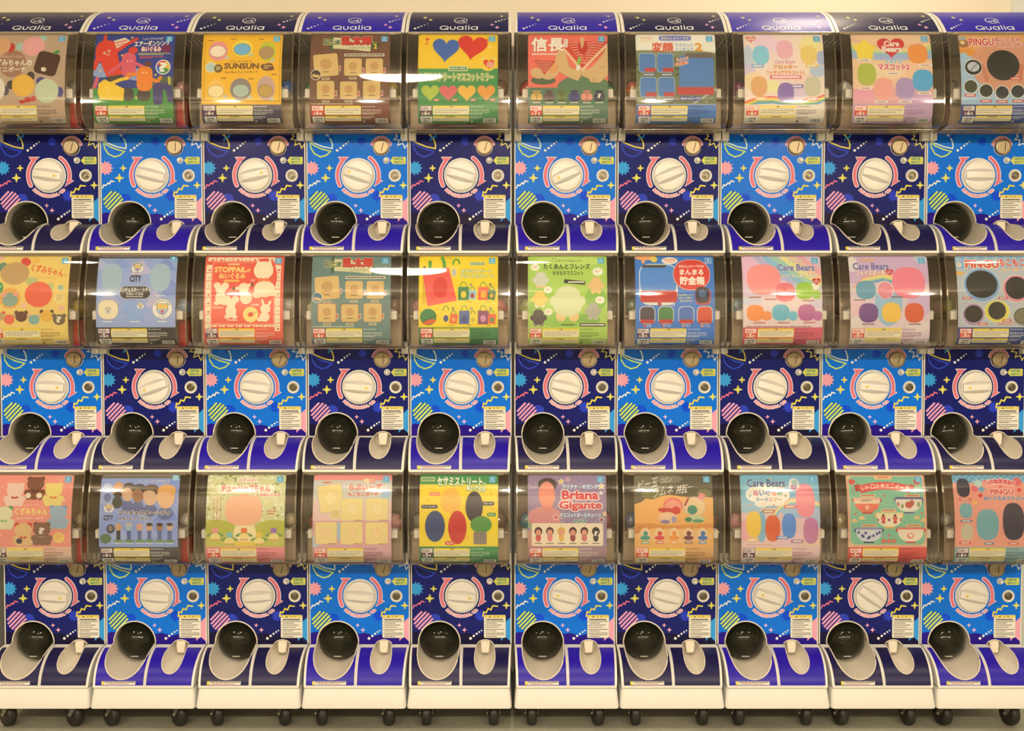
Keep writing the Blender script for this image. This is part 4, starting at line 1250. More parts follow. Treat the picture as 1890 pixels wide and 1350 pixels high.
@card((1, 10), 1275, 2035, 98, (176, 202, 212), 'orange and pale blue card with a large black ball', 500, 6, strip=(38, 78, 142), bad=False)
def _(cd, bg, a):
    cd.band(98, 330, (242, 178, 104)); ground(bg, [(1700, 420, 330, 260, (228, 164, 126)), (1320, 200, 60, 40, (180, 120, 84)), (1340, 290, 80, 40, (240, 160, 70)), (1310, 420, 60, 130, (180, 204, 212))])
    a.ell(1310, 140, 40, 14, C(150, 196, 222), 12); a.ell(1312, 188, 22, 20, C(250, 226, 150))
    a.stroke([(1480, 430), (1520, 560)], 40, C(214, 140, 104)); a.stroke([(1850, 430), (1830, 560)], 44, C(214, 140, 104))
    a.ell(1680, 418, 155, 150, C(44, 46, 44), n=44)
    a.text('PINGU', 1376, 142, 1610, 220, C(222, 66, 62), 0.03, out=C(252, 238, 214), ow=0.13); a.text('ぬいぐるみ', 1622, 128, 1870, 178, C(210, 52, 70), 0.03, out=C(252, 238, 214), ow=0.15); a.text('マスコットミラー', 1622, 186, 2010, 240, C(210, 52, 70), 0.03, out=C(252, 238, 214), ow=0.15)
    a.ell(1395, 440, 86, 82, C(248, 240, 222), n=36); a.ell(1395, 440, 80, 74, C(46, 46, 44), n=36); a.ell(1395, 436, 58, 48, C(206, 206, 198), n=30); a.stroke([(1370, 470), (1430, 405)], 16, C(160, 160, 156))
    for x, y, c in ((1366, 625, (70, 80, 54)), (1512, 665, (50, 58, 50)), (1664, 682, (44, 50, 62)), (1812, 672, (44, 50, 60)), (1960, 640, (44, 50, 60))): a.ell(x, y, 70, 68, C(248, 240, 222)); a.ell(x, y, 62, 60, C(*c))
    pills(a, [(1360, 708), (1510, 762), (1664, 768), (1815, 762), (1795, 550)], (222, 84, 80), w=110, h=26)

@card((2, 1), -100, 890, 155, (246, 212, 116), 'pale yellow card of round pouches in soft colours', 400, 6, ink=(150, 110, 60))
def _(cd, bg, a):
    a.ell(328, 235, 66, 52, C(228, 80, 70), 30); a.ell(50, 310, 62, 66, C(110, 150, 120), -30); a.ell(205, 388, 182, 146, C(208, 168, 112), n=36)
    a.ell(430, 492, 78, 54, C(196, 202, 134)); a.ell(655, 560, 50, 50, C(196, 202, 134)); a.ell(518, 655, 172, 160, C(242, 114, 82), n=36)
    a.star(165, 702, 140, 12, 0.88, C(246, 178, 88)); a.ell(165, 720, 98, 88, C(152, 178, 152)); a.ell(85, 660, 34, 30, C(240, 170, 150)); a.ell(235, 652, 34, 30, C(240, 170, 150)); a.stroke([(82, 712), (240, 680)], 5, C(110, 120, 130))
    a.ell(20, 572, 54, 72, C(70, 160, 96)); a.lines(-20, 540, 50, 610, 3, C(250, 240, 200), 0.4, 2)
    for x, y, rx, c in ((455, 215, 40, (246, 196, 90)), (340, 792, 36, (246, 196, 160)), (790, 570, 36, (160, 190, 170)), (810, 826, 38, (246, 190, 160)), (15, 190, 34, (240, 190, 160))): a.ell(x, y, rx, rx * .95, C(*c))
    a.ell(782, 702, 66, 66, C(248, 226, 150)); a.lines(745, 660, 825, 745, 4, C(180, 130, 80), 0.3, 6)
    for x, y, rx, ry, c, e in ((38, 930, 60, 55, (206, 166, 112), (222, 80, 66)), (158, 965, 66, 62, (240, 112, 82), (206, 190, 130)), (308, 930, 74, 66, (108, 68, 48), (108, 68, 48)), (468, 968, 70, 60, (142, 184, 168), (240, 180, 150)), (625, 925, 78, 74, (242, 188, 78), (92, 80, 56)), (780, 968, 78, 66, (120, 102, 76), (120, 102, 76))):
        a.ell(x - rx * .8, y - ry * .75, 26, 26, C(*e)); a.ell(x + rx * .8, y - ry * .75, 26, 26, C(*e)); a.ell(x, y, rx, ry, C(*c))
    a.text('?', 752, 930, 802, 1000, C(248, 232, 190), 0.05)
    a.text('くずみちゃん', 402, 300, 815, 400, C(232, 104, 62), 0.03, rot=11); a.text('の', 818, 396, 850, 422, C(232, 150, 80), 0.02); a.text('フェイスポーチ', 468, 420, 740, 460, C(238, 150, 80), 0.0, rot=6)

@card((2, 2), 140, 985, 160, (164, 178, 206), 'pale blue football card with crest and shirt', 500, 5, strip=(58, 54, 54), bad=False)
def _(cd, bg, a):
    for i, (x, y) in enumerate(((140, 250), (360, 230), (600, 300), (850, 260), (260, 620), (520, 700), (760, 640), (930, 520))): bg.poly([(x - 120, y + 90), (x, y - 110), (x + 130, y + 60)], C(*((186, 190, 208), (150, 168, 204), (200, 190, 204), (140, 160, 200))[i % 4]))
    cd.band(160, 190, (78, 72, 64))
    cd.band(168, 173, (200, 196, 186))
    b = cd.a; b.rect(905, 165, 972, 226, C(96, 182, 224)); b.ell(938, 186, 14, 13, C(225, 240, 238)); b.text('Qualia', 912, 206, 966, 220, C(225, 240, 238), 0.02)
    for x, ex in ((296, (206, 212, 150)), (812, (240, 180, 150))):
        a.blob(x, 400, 108, 150, C(176, 196, 192))
    crest(a, 562, 298, 66); a.text('CITY', 490, 382, 608, 450, C(66, 62, 66), 0.07)
    a.rect(383, 494, 720, 638, C(200, 200, 206), r=66); a.rect(390, 501, 713, 631, C(70, 64, 62), r=62)
    a.text('マンチェスター・シティ', 384, 515, 714, 556, C(250, 242, 222), 0.05, out=C(60, 56, 58), ow=0.1); a.text('のぬいぐるみ', 460, 564, 640, 596, C(250, 242, 222), 0.03); a.lines(458, 604, 638, 616, 1, C(220, 214, 200), 0.9, 3, False)
    a.rect(155, 640, 380, 855, C(150, 150, 160), r=88); a.rect(160, 645, 375, 850, C(248, 228, 180), r=85); crest(a, 268, 755, 38)
    a.poly([(470, 660), (520, 646), (555, 668), (600, 646), (650, 664), (712, 760), (660, 782), (640, 760), (648, 870), (464, 870), (470, 760), (448, 784), (400, 764)], C(150, 176, 208)); crest(a, 612, 708, 38)
    crest(a, 845, 740, 110)
    for x in (285, 820): a.lines(x - 55, 594, x + 55, 606, 1, C(240, 234, 220), 0.9, x, False)
    for x in (268, 558, 845): a.lines(x - 52, 868, x + 52, 882, 1, C(240, 234, 220), 0.9, x, False)

@card((2, 3), 178, 1158, 143, (242, 100, 78), 'red card framed by cream picture squares', 500, 5, ink=(250, 220, 190))
def _(cd, bg, a):
    cr = C(250, 230, 186); rd = C(226, 84, 66); rnd = random.Random(3)
    def cell(x, y, w, h):
        a.rect(x, y, x + w, y + h, cr)
        if rnd.random() < .5: a.ell(x + w * .6, y + h * .7, 16, 12, rd, rnd.uniform(-30, 30), n=12)
        else: a.stroke([(x + w * .4, y + h * .6), (x + w * .6, y + h * .7), (x + w * .75, y + h * .5)], 5, C(150, 110, 80))
    for i in range(8): cell(210 + 105 * i, 165, 96, 50)
    for i in range(8): cell(196, 225 + 104 * i + 40, 68, 96); cell(1055, 225 + 104 * i + 40, 66, 96)
    for i in range(9): cell(192 + 104 * i, 1012, 96, 24)
    a.stroke([(275, 232), (1050, 232), (1045, 1000), (268, 1000)], 4, cr, closed=True)
    a.lines(462, 246, 606, 270, 1, C(250, 215, 150), 0.9, 2, False)
    a.text('STOPPAIL', 302, 292, 688, 358, C(250, 226, 130), 0.06); a.text('の', 698, 316, 745, 358, C(250, 226, 130), 0.04); a.text('ぬいぐるみ', 360, 372, 680, 440, C(250, 226, 130), 0.04); a.rect(420, 454, 612, 482, C(248, 196, 96), r=12)
    a.ell(905, 420, 172, 245, C(238, 92, 70)); 
    a.poly([(800, 290), (825, 195), (890, 250)], cr); a.poly([(930, 250), (985, 185), (1010, 290)], cr); a.ell(905, 335, 122, 118, cr); a.ell(925, 570, 128, 105, cr); a.ell(835, 645, 60, 42, cr); a.ell(1020, 618, 68, 42, cr); a.ell(880, 455, 36, 24, C(244, 130, 70)); a.ell(950, 455, 36, 24, C(244, 130, 70))
    for x, y in ((385, 560), (515, 725)):
        a.ell(x - 45, y - 32, 44, 42, cr); a.ell(x + 55, y - 28, 46, 44, cr); a.ell(x, y + 20, 62, 56, cr); a.ell(x, y + 120, 66, 78, cr); a.ell(x - 45, y + 185, 36, 26, cr); a.ell(x + 45, y + 185, 36, 26, cr)
    a.ell(670, 560, 66, 66, cr); a.stroke([(660, 540), (570, 565)], 36, cr); a.stroke([(690, 530), (765, 515)], 36, cr); a.ell(548, 568, 18, 26, C(120, 90, 50)); a.ell(770, 518, 18, 26, C(120, 90, 50)); a.ell(700, 680, 76, 78, cr)
    a.ell(758, 885, 94, 96, C(250, 226, 130)); a.ell(758, 885, 36, 28, C(226, 70, 60)); a.stroke([(780, 862), (832, 868)], 4, C(120, 90, 60))
    a.stroke([(900, 712), (925, 790)], 30, cr); a.stroke([(1000, 730), (965, 790)], 30, cr); a.ell(940, 815, 62, 56, cr); a.ell(930, 915, 62, 60, cr); a.ell(870, 945, 34, 26, cr)
    for s, x0, y0, x1, y1 in (('CAT', 752, 452, 808, 472), ('DOG', 562, 622, 620, 642), ('RABBIT', 772, 755, 872, 776), ('MOUSE-A', 290, 790, 420, 810), ('MOUSE-B', 468, 942, 594, 962)): a.text(s, x0, y0, x1, y1, C(252, 226, 190), 0.05)

def tote(a, x, y, w, h, col, blob=None, rot=0):
    a.arc(x, y - h / 2 + 4, w * .30, h * .40, 180, 360, 11, C(110, 160, 56), n=12)
    a.rect(x - w / 2, y - h / 2, x + w / 2, y + h / 2, C(*col), rot=rot)
    if blob: a.ell(x, y + h * .08, w * .26, h * .26, C(*blob), n=16)
@card((2, 5), 212, 1195, 150, (250, 216, 40), 'bright yellow card of printed tote bags', 400, 6, strip=(62, 138, 78), ink=(30, 84, 50))
def _(cd, bg, a):
    gn = C(90, 160, 64)
    a.stroke([(348, 215), (348, 340)], 42, gn, cap=False); a.stroke([(495, 165), (525, 240), (528, 320)], 42, gn, cap=False)
    a.poly([(250, 348), (580, 305), (686, 724), (322, 792)], C(242, 98, 86)); a.ell(480, 560, 90, 130, C(226, 66, 58)); a.arc(675, 255, 38, 55, 170, 360, 22, gn)
    a.poly([(610, 300), (690, 300), (690, 430), (610, 430)], C(250, 222, 90)); a.ell(648, 370, 26, 50, C(190, 196, 190))
    a.stroke([(545, 190), (580, 172), (622, 195)], 5, C(70, 60, 40)); a.ell(280, 305, 17, 17, C(70, 60, 50))
    sesame_sign(a, 846, 240, 1024, 272)
    a.text('セサミストリート', 736, 330, 1110, 374, C(252, 246, 216), 0.05, out=C(80, 150, 64), ow=0.13); a.text('プリントミニトート', 722, 390, 1145, 436, C(252, 246, 216), 0.05, out=C(80, 150, 64), ow=0.13)
    tote(a, 768, 635, 135, 165, (48, 132, 72), (250, 215, 60)); tote(a, 878, 652, 88, 118, (156, 198, 206), (190, 60, 60), 8); tote(a, 1014, 635, 135, 162, (242, 104, 56), (240, 190, 60)); tote(a, 1115, 652, 94, 122, (48, 120, 66), (222, 170, 60), 8)
    tote(a, 550, 930, 120, 160, (250, 218, 50), (60, 84, 140)); tote(a, 645, 946, 92, 118, (242, 104, 56), (240, 170, 90), 8); tote(a, 778, 930, 130, 165, (74, 104, 162), (56, 78, 130)); tote(a, 886, 950, 84, 120, (250, 220, 60), (200, 190, 60), 8); tote(a, 1012, 930, 134, 168, (142, 72, 112), (224, 150, 180)); tote(a, 1118, 948, 96, 122, (242, 104, 66), (80, 150, 90), 8)
    for x, y, s in ((858, 525, 'B'), (1098, 522, 'C'), (636, 820, 'D'), (864, 820, 'E'), (1100, 820, 'F')): a.ell(x, y, 17, 17, C(70, 60, 50), n=14); a.text(s, x - 7, y - 9, x + 7, y + 9, C(250, 240, 215), 0.03)
    for x, y in ((840, 735), (1075, 735), (610, 1025), (840, 1025), (1075, 1025)): a.arc(x, y - 12, 26, 20, 20, 160, 5, C(80, 70, 30), n=8)
    a.ell(332, 925, 102, 102, C(48, 134, 74)); a.ell(345, 985, 86, 30, C(226, 100, 56), -12); a.stroke([(262, 985), (430, 905)], 10, C(30, 90, 56))
    for x in (262, 285): a.lines(x, 500 + (x - 262), x + 12, 770, 14, C(180, 110, 40), 0.6, x)

@card((2, 6), 235, 1222, 150, (184, 212, 96), 'lime green card with a plump cream duck', 400, 6, ink=(90, 110, 50))
def _(cd, bg, a):
    ground(bg, [(400, 640, 150, 120, (168, 204, 88)), (1080, 700, 130, 150, (150, 196, 84)), (720, 960, 420, 90, (160, 200, 86)), (320, 820, 90, 90, (150, 190, 80)), (740, 220, 420, 70, (204, 224, 116)), (980, 960, 150, 60, (140, 186, 78))])
    cb = C(228, 224, 170)
    a.ell(560, 730, 56, 62, cb); a.ell(892, 730, 56, 62, cb); a.ell(646, 915, 62, 72, C(246, 204, 136)); a.ell(806, 915, 62, 72, C(246, 204, 136)); a.ell(728, 800, 176, 122, cb); a.ell(730, 660, 154, 122, cb); a.rect(580, 660, 882, 800, cb)
    for x, y, c, f in ((395, 460, (220, 214, 186), (242, 200, 130)), (382, 700, (246, 208, 106), (244, 226, 170)), (366, 930, (80, 68, 74), (150, 130, 120)), (1082, 528, (238, 194, 130), (246, 210, 130)), (1044, 848, (188, 178, 156), (200, 190, 166))):
        a.ell(x - 78, y + 8, 26, 34, C(*c)); a.ell(x + 78, y + 8, 26, 34, C(*c)); a.ell(x - 34, y + 84, 30, 30, C(*f)); a.ell(x + 34, y + 84, 30, 30, C(*f)); a.ell(x, y + 20, 78, 70, C(*c)); a.ell(x, y - 40, 66, 58, C(*c))
    for x, y, rx, ry in ((325, 302, 56, 48), (1106, 360, 66, 52), (1130, 718, 58, 46), (484, 592, 52, 44), (490, 864, 50, 42)): a.ell(x, y, rx, ry, C(248, 240, 212)); a.lines(x - rx * .5, y - 10, x + rx * .5, y + 12, 2, C(226, 120, 90), 0.5, x)
    a.stroke([(545, 180), (540, 240)], 4, C(84, 92, 50)); a.stroke([(530, 185), (575, 182), (595, 192), (575, 210), (600, 225), (565, 240)], 4, C(84, 92, 50))
    a.text('BUCHAgurumi', 612, 204, 916, 238, C(80, 88, 46), 0.01); a.text('たくあんとフレンズ', 430, 256, 1010, 326, C(66, 74, 40), 0.035); a.text('もちもちマスコット', 545, 352, 926, 406, C(66, 74, 40), 0.03)
    a.rect(684, 468, 948, 518, C(62, 58, 50), rot=5); a.lines(735, 484, 935, 504, 1, C(248, 240, 214), 0.9, 2, False)
    a.rect(878, 1004, 1198, 1046, C(62, 52, 50)); a.lines(892, 1016, 1186, 1034, 1, C(248, 240, 214), 0.9, 5, False); a.lines(650, 1016, 815, 1034, 1, C(60, 70, 40), 0.8, 6, False)

@card((2, 7), 212, 1192, 142, (58, 128, 198), 'blue card with a red speech bubble', 500, 5, bad=False)
def _(cd, bg, a):
    rnd = random.Random(9)
    for i in range(40):
        x, y = rnd.uniform(225, 1180), rnd.uniform(170, 1230); bg.stroke([(x, y), (x + rnd.uniform(-16, 16), y + 18)], 5, C(40, 96, 166))
    a.ell(340, 165, 130, 36, C(250, 178, 112)); a.ell(318, 205, 24, 42, C(250, 178, 112)); a.ell(450, 186, 42, 46, C(240, 208, 84), -40)
    a.rect(1086, 168, 1166, 244, C(220, 236, 240), r=6); a.rect(1092, 174, 1160, 238, C(70, 140, 205), r=4); a.ell(1126, 198, 14, 13, C(220, 236, 240)); a.text('Qualia', 1100, 218, 1152, 232, C(220, 236, 240), 0.02)
    bl, rd = C(74, 138, 196), C(206, 58, 56)
    a.rect(260, 250, 735, 770, C(232, 234, 222), r=120); a.rect(272, 262, 723, 640, C(84, 148, 202), r=110); a.rect(272, 590, 728, 735, rd, r=30); a.rect(300, 262, 600, 300, C(84, 80, 82), r=18)
    a.ell(645, 208, 100, 46, C(250, 240, 222)); a.text('THOMAS', 570, 182, 720, 208, C(238, 130, 80), 0.05); a.text('& FRIENDS', 586, 216, 706, 232, C(238, 130, 80), 0.03)
    a.rect(682, 192, 1142, 584, C(246, 190, 150), r=185); a.rect(690, 200, 1134, 576, C(228, 66, 56), r=180)
    a.text('きかんしゃトーマスの', 758, 264, 1066, 300, C(252, 240, 220), 0.04); a.text('まんまる', 766, 322, 1056, 390, C(252, 240, 220), 0.06); a.text('貯金箱', 766, 414, 1066, 516, C(252, 240, 220), 0.045)
    for s, x0, y0, x1 in (('お金が貯まったら', 744, 632, 926), ('底のフタを開けて', 746, 668, 926), ('取り出せるよ!', 764, 704, 918)): a.text(s, x0, y0, x1, y0 + 24, C(240, 228, 110), 0.03, rot=-3)
    a.rect(950, 560, 1142, 765, C(214, 74, 70), r=60); a.rect(955, 545, 1125, 745, C(50, 52, 66), r=56); a.ell(1040, 625, 48, 50, C(74, 110, 150))
    a.ell(510, 752, 26, 26, C(200, 70, 70)); a.text('トーマス', 546, 738, 700, 776, C(252, 242, 222), 0.04)
    for x, c, s, x0, x1 in ((358, (70, 66, 76), 'ヒロ', 350, 402), (588, (74, 138, 76), 'パーシー', 552, 656), (838, (70, 120, 180), 'ゴードン', 786, 886), (1068, (224, 80, 56), 'ジェームス', 1012, 1132)):
        a.rect(x - 98, 782, x + 98, 1000, C(232, 234, 222), r=60); a.rect(x - 90, 790, x + 90, 990, C(*c), r=54); a.rect(x - 86, 945, x + 86, 994, rd, r=16); a.ell(x - 32, 1022, 18, 18, C(206, 90, 70)); a.text(s, x0, 1010, x1, 1036, C(252, 242, 222), 0.03)

@card((2, 8), 228, 1210, 122, (240, 216, 200), 'pink and rainbow card with one big pink pouch', 400, 5, strip=(226, 96, 112), ink=(150, 50, 80))
def _(cd, bg, a):
    cd.band(122, 640, (232, 206, 212))
    for i, c in enumerate(((196, 190, 220), (150, 200, 214), (176, 214, 180), (246, 230, 150), (248, 206, 160), (244, 180, 180))): bg.stroke([(400 + 110 * i, 110), (640 + 110 * i, 330), (980 + 110 * i, 520)], 90, C(*c), cap=False)
    ground(bg, [(300, 300, 110, 180, (242, 196, 204)), (900, 560, 260, 70, (214, 206, 220)), (330, 700, 140, 50, (214, 210, 222)), (1150, 730, 110, 60, (222, 206, 222)), (700, 960, 480, 60, (242, 214, 200)), (1120, 520, 60, 40, (250, 240, 225))])
    for x, y, rx, ry, c in ((492, 430, 208, 194, (251, 160, 148)), (752, 590, 122, 118, (240, 128, 130)), (1140, 618, 54, 58, (170, 206, 84)), (992, 572, 108, 108, (166, 206, 66)), (522, 882, 60, 58, (244, 150, 80)), (380, 846, 106, 100, (246, 148, 62)), (846, 882, 54, 58, (110, 190, 200)), (696, 842, 108, 100, (94, 184, 194)), (1152, 882, 54, 60, (196, 106, 156)), (1016, 842, 108, 102, (192, 94, 148))):
        a.blob(x, y, rx, ry, C(*c))
    a.heart(748, 562, 46, 42, C(222, 66, 70))
    a.text('ケアベア', 816, 178, 986, 214, C(250, 244, 230), 0.05, out=C(150, 140, 170), ow=0.1, shear=0.2); a.text('Care Bears', 670, 236, 1126, 318, C(112, 110, 168), 0.03, out=C(236, 230, 232), ow=0.07); a.text('シリコンポーチ2', 712, 360, 1136, 406, C(252, 246, 230), 0.05, out=C(170, 170, 160), ow=0.11)
    a.heart(1144, 462, 108, 92, C(216, 62, 64)); a.lines(1112, 445, 1178, 478, 2, C(250, 220, 200), 0.5, 3)
    for x, y in ((378, 655), (572, 680), (1040, 696), (430, 968), (730, 968), (1050, 966)): a.lines(x - 75, y - 9, x + 75, y + 9, 1, C(190, 96, 90), 0.8, x, False)
    a.lines(265, 1010, 1070, 1022, 1, C(120, 90, 90), 0.7, 2, False)

@card((2, 9), 405, 1265, 105, (232, 208, 200), 'lilac pastel card of pouches in five colours', 400, 5, ink=(170, 80, 100))
def _(cd, bg, a):
    cd.band(105, 420, (218, 184, 200)); ground(bg, [(440, 200, 60, 90, (240, 226, 206)), (1200, 130, 80, 60, (210, 214, 226)), (820, 640, 150, 240, (160, 196, 208)), (480, 690, 110, 90, (238, 196, 190)), (1150, 650, 140, 130, (220, 190, 206)), (460, 860, 90, 70, (236, 220, 200)), (1150, 880, 150, 60, (238, 218, 200))])
    for i, c in enumerate(((240, 170, 160), (246, 200, 140), (246, 226, 140), (180, 206, 150), (110, 170, 190))): bg.stroke([(440 + 10 * i, 470 + 6 * i), (560, 350 + 18 * i), (760, 300 + 20 * i), (900, 330 + 20 * i)], 22, C(*c), cap=False)
    for x, y, rx, ry, c in ((1042, 410, 178, 172, (246, 140, 148)), (576, 490, 108, 100, (112, 168, 178)), (600, 738, 104, 104, (116, 58, 134)), (848, 734, 104, 106, (246, 198, 74)), (1096, 738, 104, 106, (226, 98, 54))):
        a.blob(x, y, rx, ry, C(*c))
    a.ell(786, 492, 92, 100, C(246, 232, 214)); a.ell(786, 494, 84, 92, C(240, 150, 156)); a.stroke([(730, 530), (850, 462)], 5, C(200, 100, 110))
    a.text('ケアベア', 540, 140, 686, 176, C(250, 220, 120), 0.05, out=C(220, 130, 130), ow=0.12); a.text('Care Bears', 450, 190, 836, 264, C(110, 100, 160), 0.03, out=C(238, 226, 226), ow=0.07); a.text('フェイスポーチ', 476, 274, 790, 330, C(246, 240, 225), 0.06, out=C(222, 140, 110), ow=0.13)
    a.heart(845, 298, 84, 72, C(216, 62, 64)); a.lines(820, 285, 870, 310, 2, C(250, 220, 200), 0.5, 3)
    for x, y in ((505, 602), (598, 862), (1098, 862), (910, 570)): a.lines(x - 65, y - 8, x + 65, y + 8, 1, C(130, 84, 90), 0.7, x, False)

@card((2, 10), 330, 1315, 128, (200, 202, 194), 'grey card of ringed black discs under blue stripes', 400, 5, strip=(40, 72, 136), bad=False)
def _(cd, bg, a):
    cd.band(128, 300, (152, 192, 222))
    for i in range(9): bg.poly([(340 + 120 * i, 128), (390 + 120 * i, 128), (350 + 120 * i, 300), (310 + 120 * i, 300)], C(176, 206, 226))
    ground(bg, [(360, 360, 60, 26, (244, 186, 90))])
    a.ell(380, 180, 40, 14, C(160, 190, 214)); a.ell(380, 180, 34, 10, C(210, 224, 230)); a.ell(374, 248, 32, 32, C(240, 232, 214)); a.ell(374, 248, 20, 20, C(250, 214, 170))
    bk = (44, 46, 44)
    for x, y, r1x, r1y, c1, rx, ry in ((634, 505, 226, 210, (148, 182, 212), 196, 174), (1066, 552, 176, 168, (242, 160, 166), 142, 142), (522, 874, 138, 138, (190, 160, 186), 114, 106), (814, 834, 152, 132, (240, 222, 92), 110, 110), (1146, 900, 136, 120, (150, 160, 150), 118, 96)):
        a.ell(x, y, r1x + 7, r1y + 7, C(240, 238, 228), n=36); a.ell(x, y, r1x, r1y, C(*c1), n=36); a.ell(x, y - 8, rx, ry, C(*bk), n=36)
    a.ell(1146, 892, 110, 88, C(132, 128, 92))
    a.text('PINGU', 456, 190, 866, 286, C(232, 96, 62), 0.09, out=C(250, 236, 214), ow=0.14); a.text('もこもこ', 882, 172, 1190, 262, C(228, 74, 70), 0.05, out=C(250, 236, 214), ow=0.12); a.text('フェイスポーチ', 884, 282, 1200, 326, C(242, 160, 70), 0.05, out=C(250, 236, 214), ow=0.12)
    pills(a, [(445, 672), (892, 672), (636, 992), (936, 945)], (220, 74, 66), w=116, h=28); a.lines(815, 970, 1070, 1012, 2, C(236, 140, 90), 0.5, 4)

@card((3, 1), -70, 915, 122, (242, 154, 130), 'salmon pink card with a ring of sitting plush bears', 500, 7, strip=(240, 204, 172), ink=(150, 90, 70))
def _(cd, bg, a):
    a.stroke([(-60, 148), (897, 148), (890, 1005), (-60, 1005)], 4, C(250, 190, 160), closed=True)
    teddy(a, 192, 372, 1.0, (242, 206, 176), bow=(190, 60, 50)); teddy(a, 440, 290, 1.0, (132, 74, 50), bow=(90, 40, 34)); a.ell(360, 402, 34, 36, C(246, 228, 190)); a.ell(498, 402, 38, 36, C(246, 228, 190))
    teddy(a, 676, 372, 1.0, (240, 216, 124), bow=(230, 130, 70)); teddy(a, 72, 672, 1.0, (228, 220, 170), ears=(80, 160, 90), bow=(150, 190, 110)); teddy(a, 750, 664, 1.0, (164, 184, 188), ears=(130, 164, 186), bow=(180, 170, 190)); teddy(a, 318, 884, 1.0, (232, 194, 130), ears=(210, 80, 60), bow=(214, 80, 50)); a.ell(268, 985, 38, 36, C(70, 66, 84))
    teddy(a, 550, 876, 1.0, (144, 104, 80)); a.text('?', 520, 815, 576, 890, C(248, 232, 200), 0.05); a.text('シークレット', 495, 918, 600, 938, C(240, 214, 180), 0.02)
    a.text('kuzumi chan', 316, 512, 508, 530, C(250, 224, 190), 0.0); a.text('くずみちゃん', 210, 560, 612, 652, C(248, 228, 130), 0.035); a.text('ぬいぐるみキーホルダー', 226, 676, 596, 706, C(252, 232, 200), 0.02)
    a.ell(762, 942, 70, 70, C(246, 212, 120)); a.lines(715, 900, 810, 985, 3, C(226, 150, 90), 0.35, 2)
    for x, y, r in ((285, 535, 13), (540, 550, 17), (690, 180, 12), (740, 200, 16), (25, 290, 14), (820, 465, 18), (840, 830, 10), (40, 905, 16), (810, 855, 9)): a.star(x, y, r, 4, .4, C(252, 222, 180))
    for i in range(14):
        for j in range(3): cd.f.rect(65.5 + 2.4 * i, 94 + 2.4 * j, 66.7 + 2.4 * i, 95.2 + 2.4 * j, C(236, 150, 130))

@card((3, 2), 180, 1150, 150, (154, 168, 206), 'pale blue card with a row of footballer figurines', 500, 6, strip=(84, 80, 78), bad=False)
def _(cd, bg, a):
    cd.band(150, 205, (124, 112, 88)); cd.band(160, 168, (214, 214, 210))
    for i, (x, y) in enumerate(((230, 420), (520, 620), (760, 860), (1000, 640), (420, 920), (1080, 300))): bg.poly([(x - 150, y + 120), (x, y - 150), (x + 160, y + 90)], C(*((172, 182, 212), (140, 154, 204))[i % 2]))
    a.rect(1055, 156, 1134, 232, C(150, 208, 230)); a.ell(1094, 182, 15, 14, C(230, 240, 238)); a.text('Qualia', 1064, 206, 1126, 222, C(230, 240, 238), 0.02)
    a.text('エールいっぱい', 640, 228, 860, 254, C(240, 228, 190), 0.0, shear=.2); a.text('のサポート', 874, 226, 1024, 254, C(240, 228, 190), 0.02, shear=.2)
    a.ell(262, 330, 62, 66, C(190, 198, 210)); a.ell(270, 450, 46, 56, C(120, 130, 160))
    for x, y, rx, ry, sk, hr, bd in ((396, 350, 68, 102, (218, 164, 114), None, (60, 66, 60)), (520, 382, 74, 116, (226, 184, 144), (74, 60, 52), (96, 110, 150)), (650, 398, 78, 116, (170, 120, 86), (66, 56, 50), (96, 110, 150)), (802, 420, 92, 132, (226, 184, 144), (104, 78, 56), (96, 110, 150)), (992, 442, 108, 150, (236, 188, 132), (230, 170, 90), (100, 116, 156))):
        a.ell(x, y + ry + 60, rx * .95, 78, C(*bd)); a.ell(x, y, rx, ry, C(*sk), n=32)
        if hr: a.ell(x + 6, y - ry * .5, rx * 1.06, ry * .55, C(*hr), n=28); a.ell(x - rx * .2, y - ry * .05, rx * .82, ry * .42, C(*sk))
        else: a.ell(x, y + ry * .62, rx * .8, ry * .36, C(80, 62, 48))
    crest(a, 295, 584, 64); a.text('CITY', 236, 676, 352, 736, C(66, 62, 66), 0.07)
    a.text('マンチェスターシティ', 416, 616, 1050, 672, C(58, 50, 48), 0.06, out=C(248, 236, 212), ow=0.14, shear=.12); a.text('スタンドフィギュア', 416, 694, 820, 736, C(58, 50, 48), 0.04, out=C(248, 236, 212), ow=0.13, shear=.12)
    for x, sk, hr, bd in ((420, (222, 170, 120), None, (60, 56, 56)), (548, (176, 192, 196), (200, 196, 150), (90, 104, 146)), (680, (226, 170, 130), None, (100, 112, 150)), (800, (222, 172, 130), (80, 62, 50), (100, 112, 150)), (926, (180, 128, 90), (70, 56, 48), (100, 112, 150)), (1050, (226, 184, 144), (84, 66, 54), (100, 112, 150))):
        a.ell(x, 998, 60, 20, C(120, 156, 90)); a.rect(x - 24, 860, x + 24, 985, C(*bd), r=12); a.ell(x, 822, 40, 48, C(*sk))
        if hr: a.ell(x, 790, 40, 22, C(*hr))
        a.lines(x - 50, 1024, x + 50, 1038, 1, C(240, 234, 220), 0.8, x, False)
    a.ell(322, 845, 52, 58, C(74, 78, 92)); a.ell(322, 838, 30, 36, C(150, 130, 110)); a.ell(262, 970, 70, 62, C(104, 128, 90))

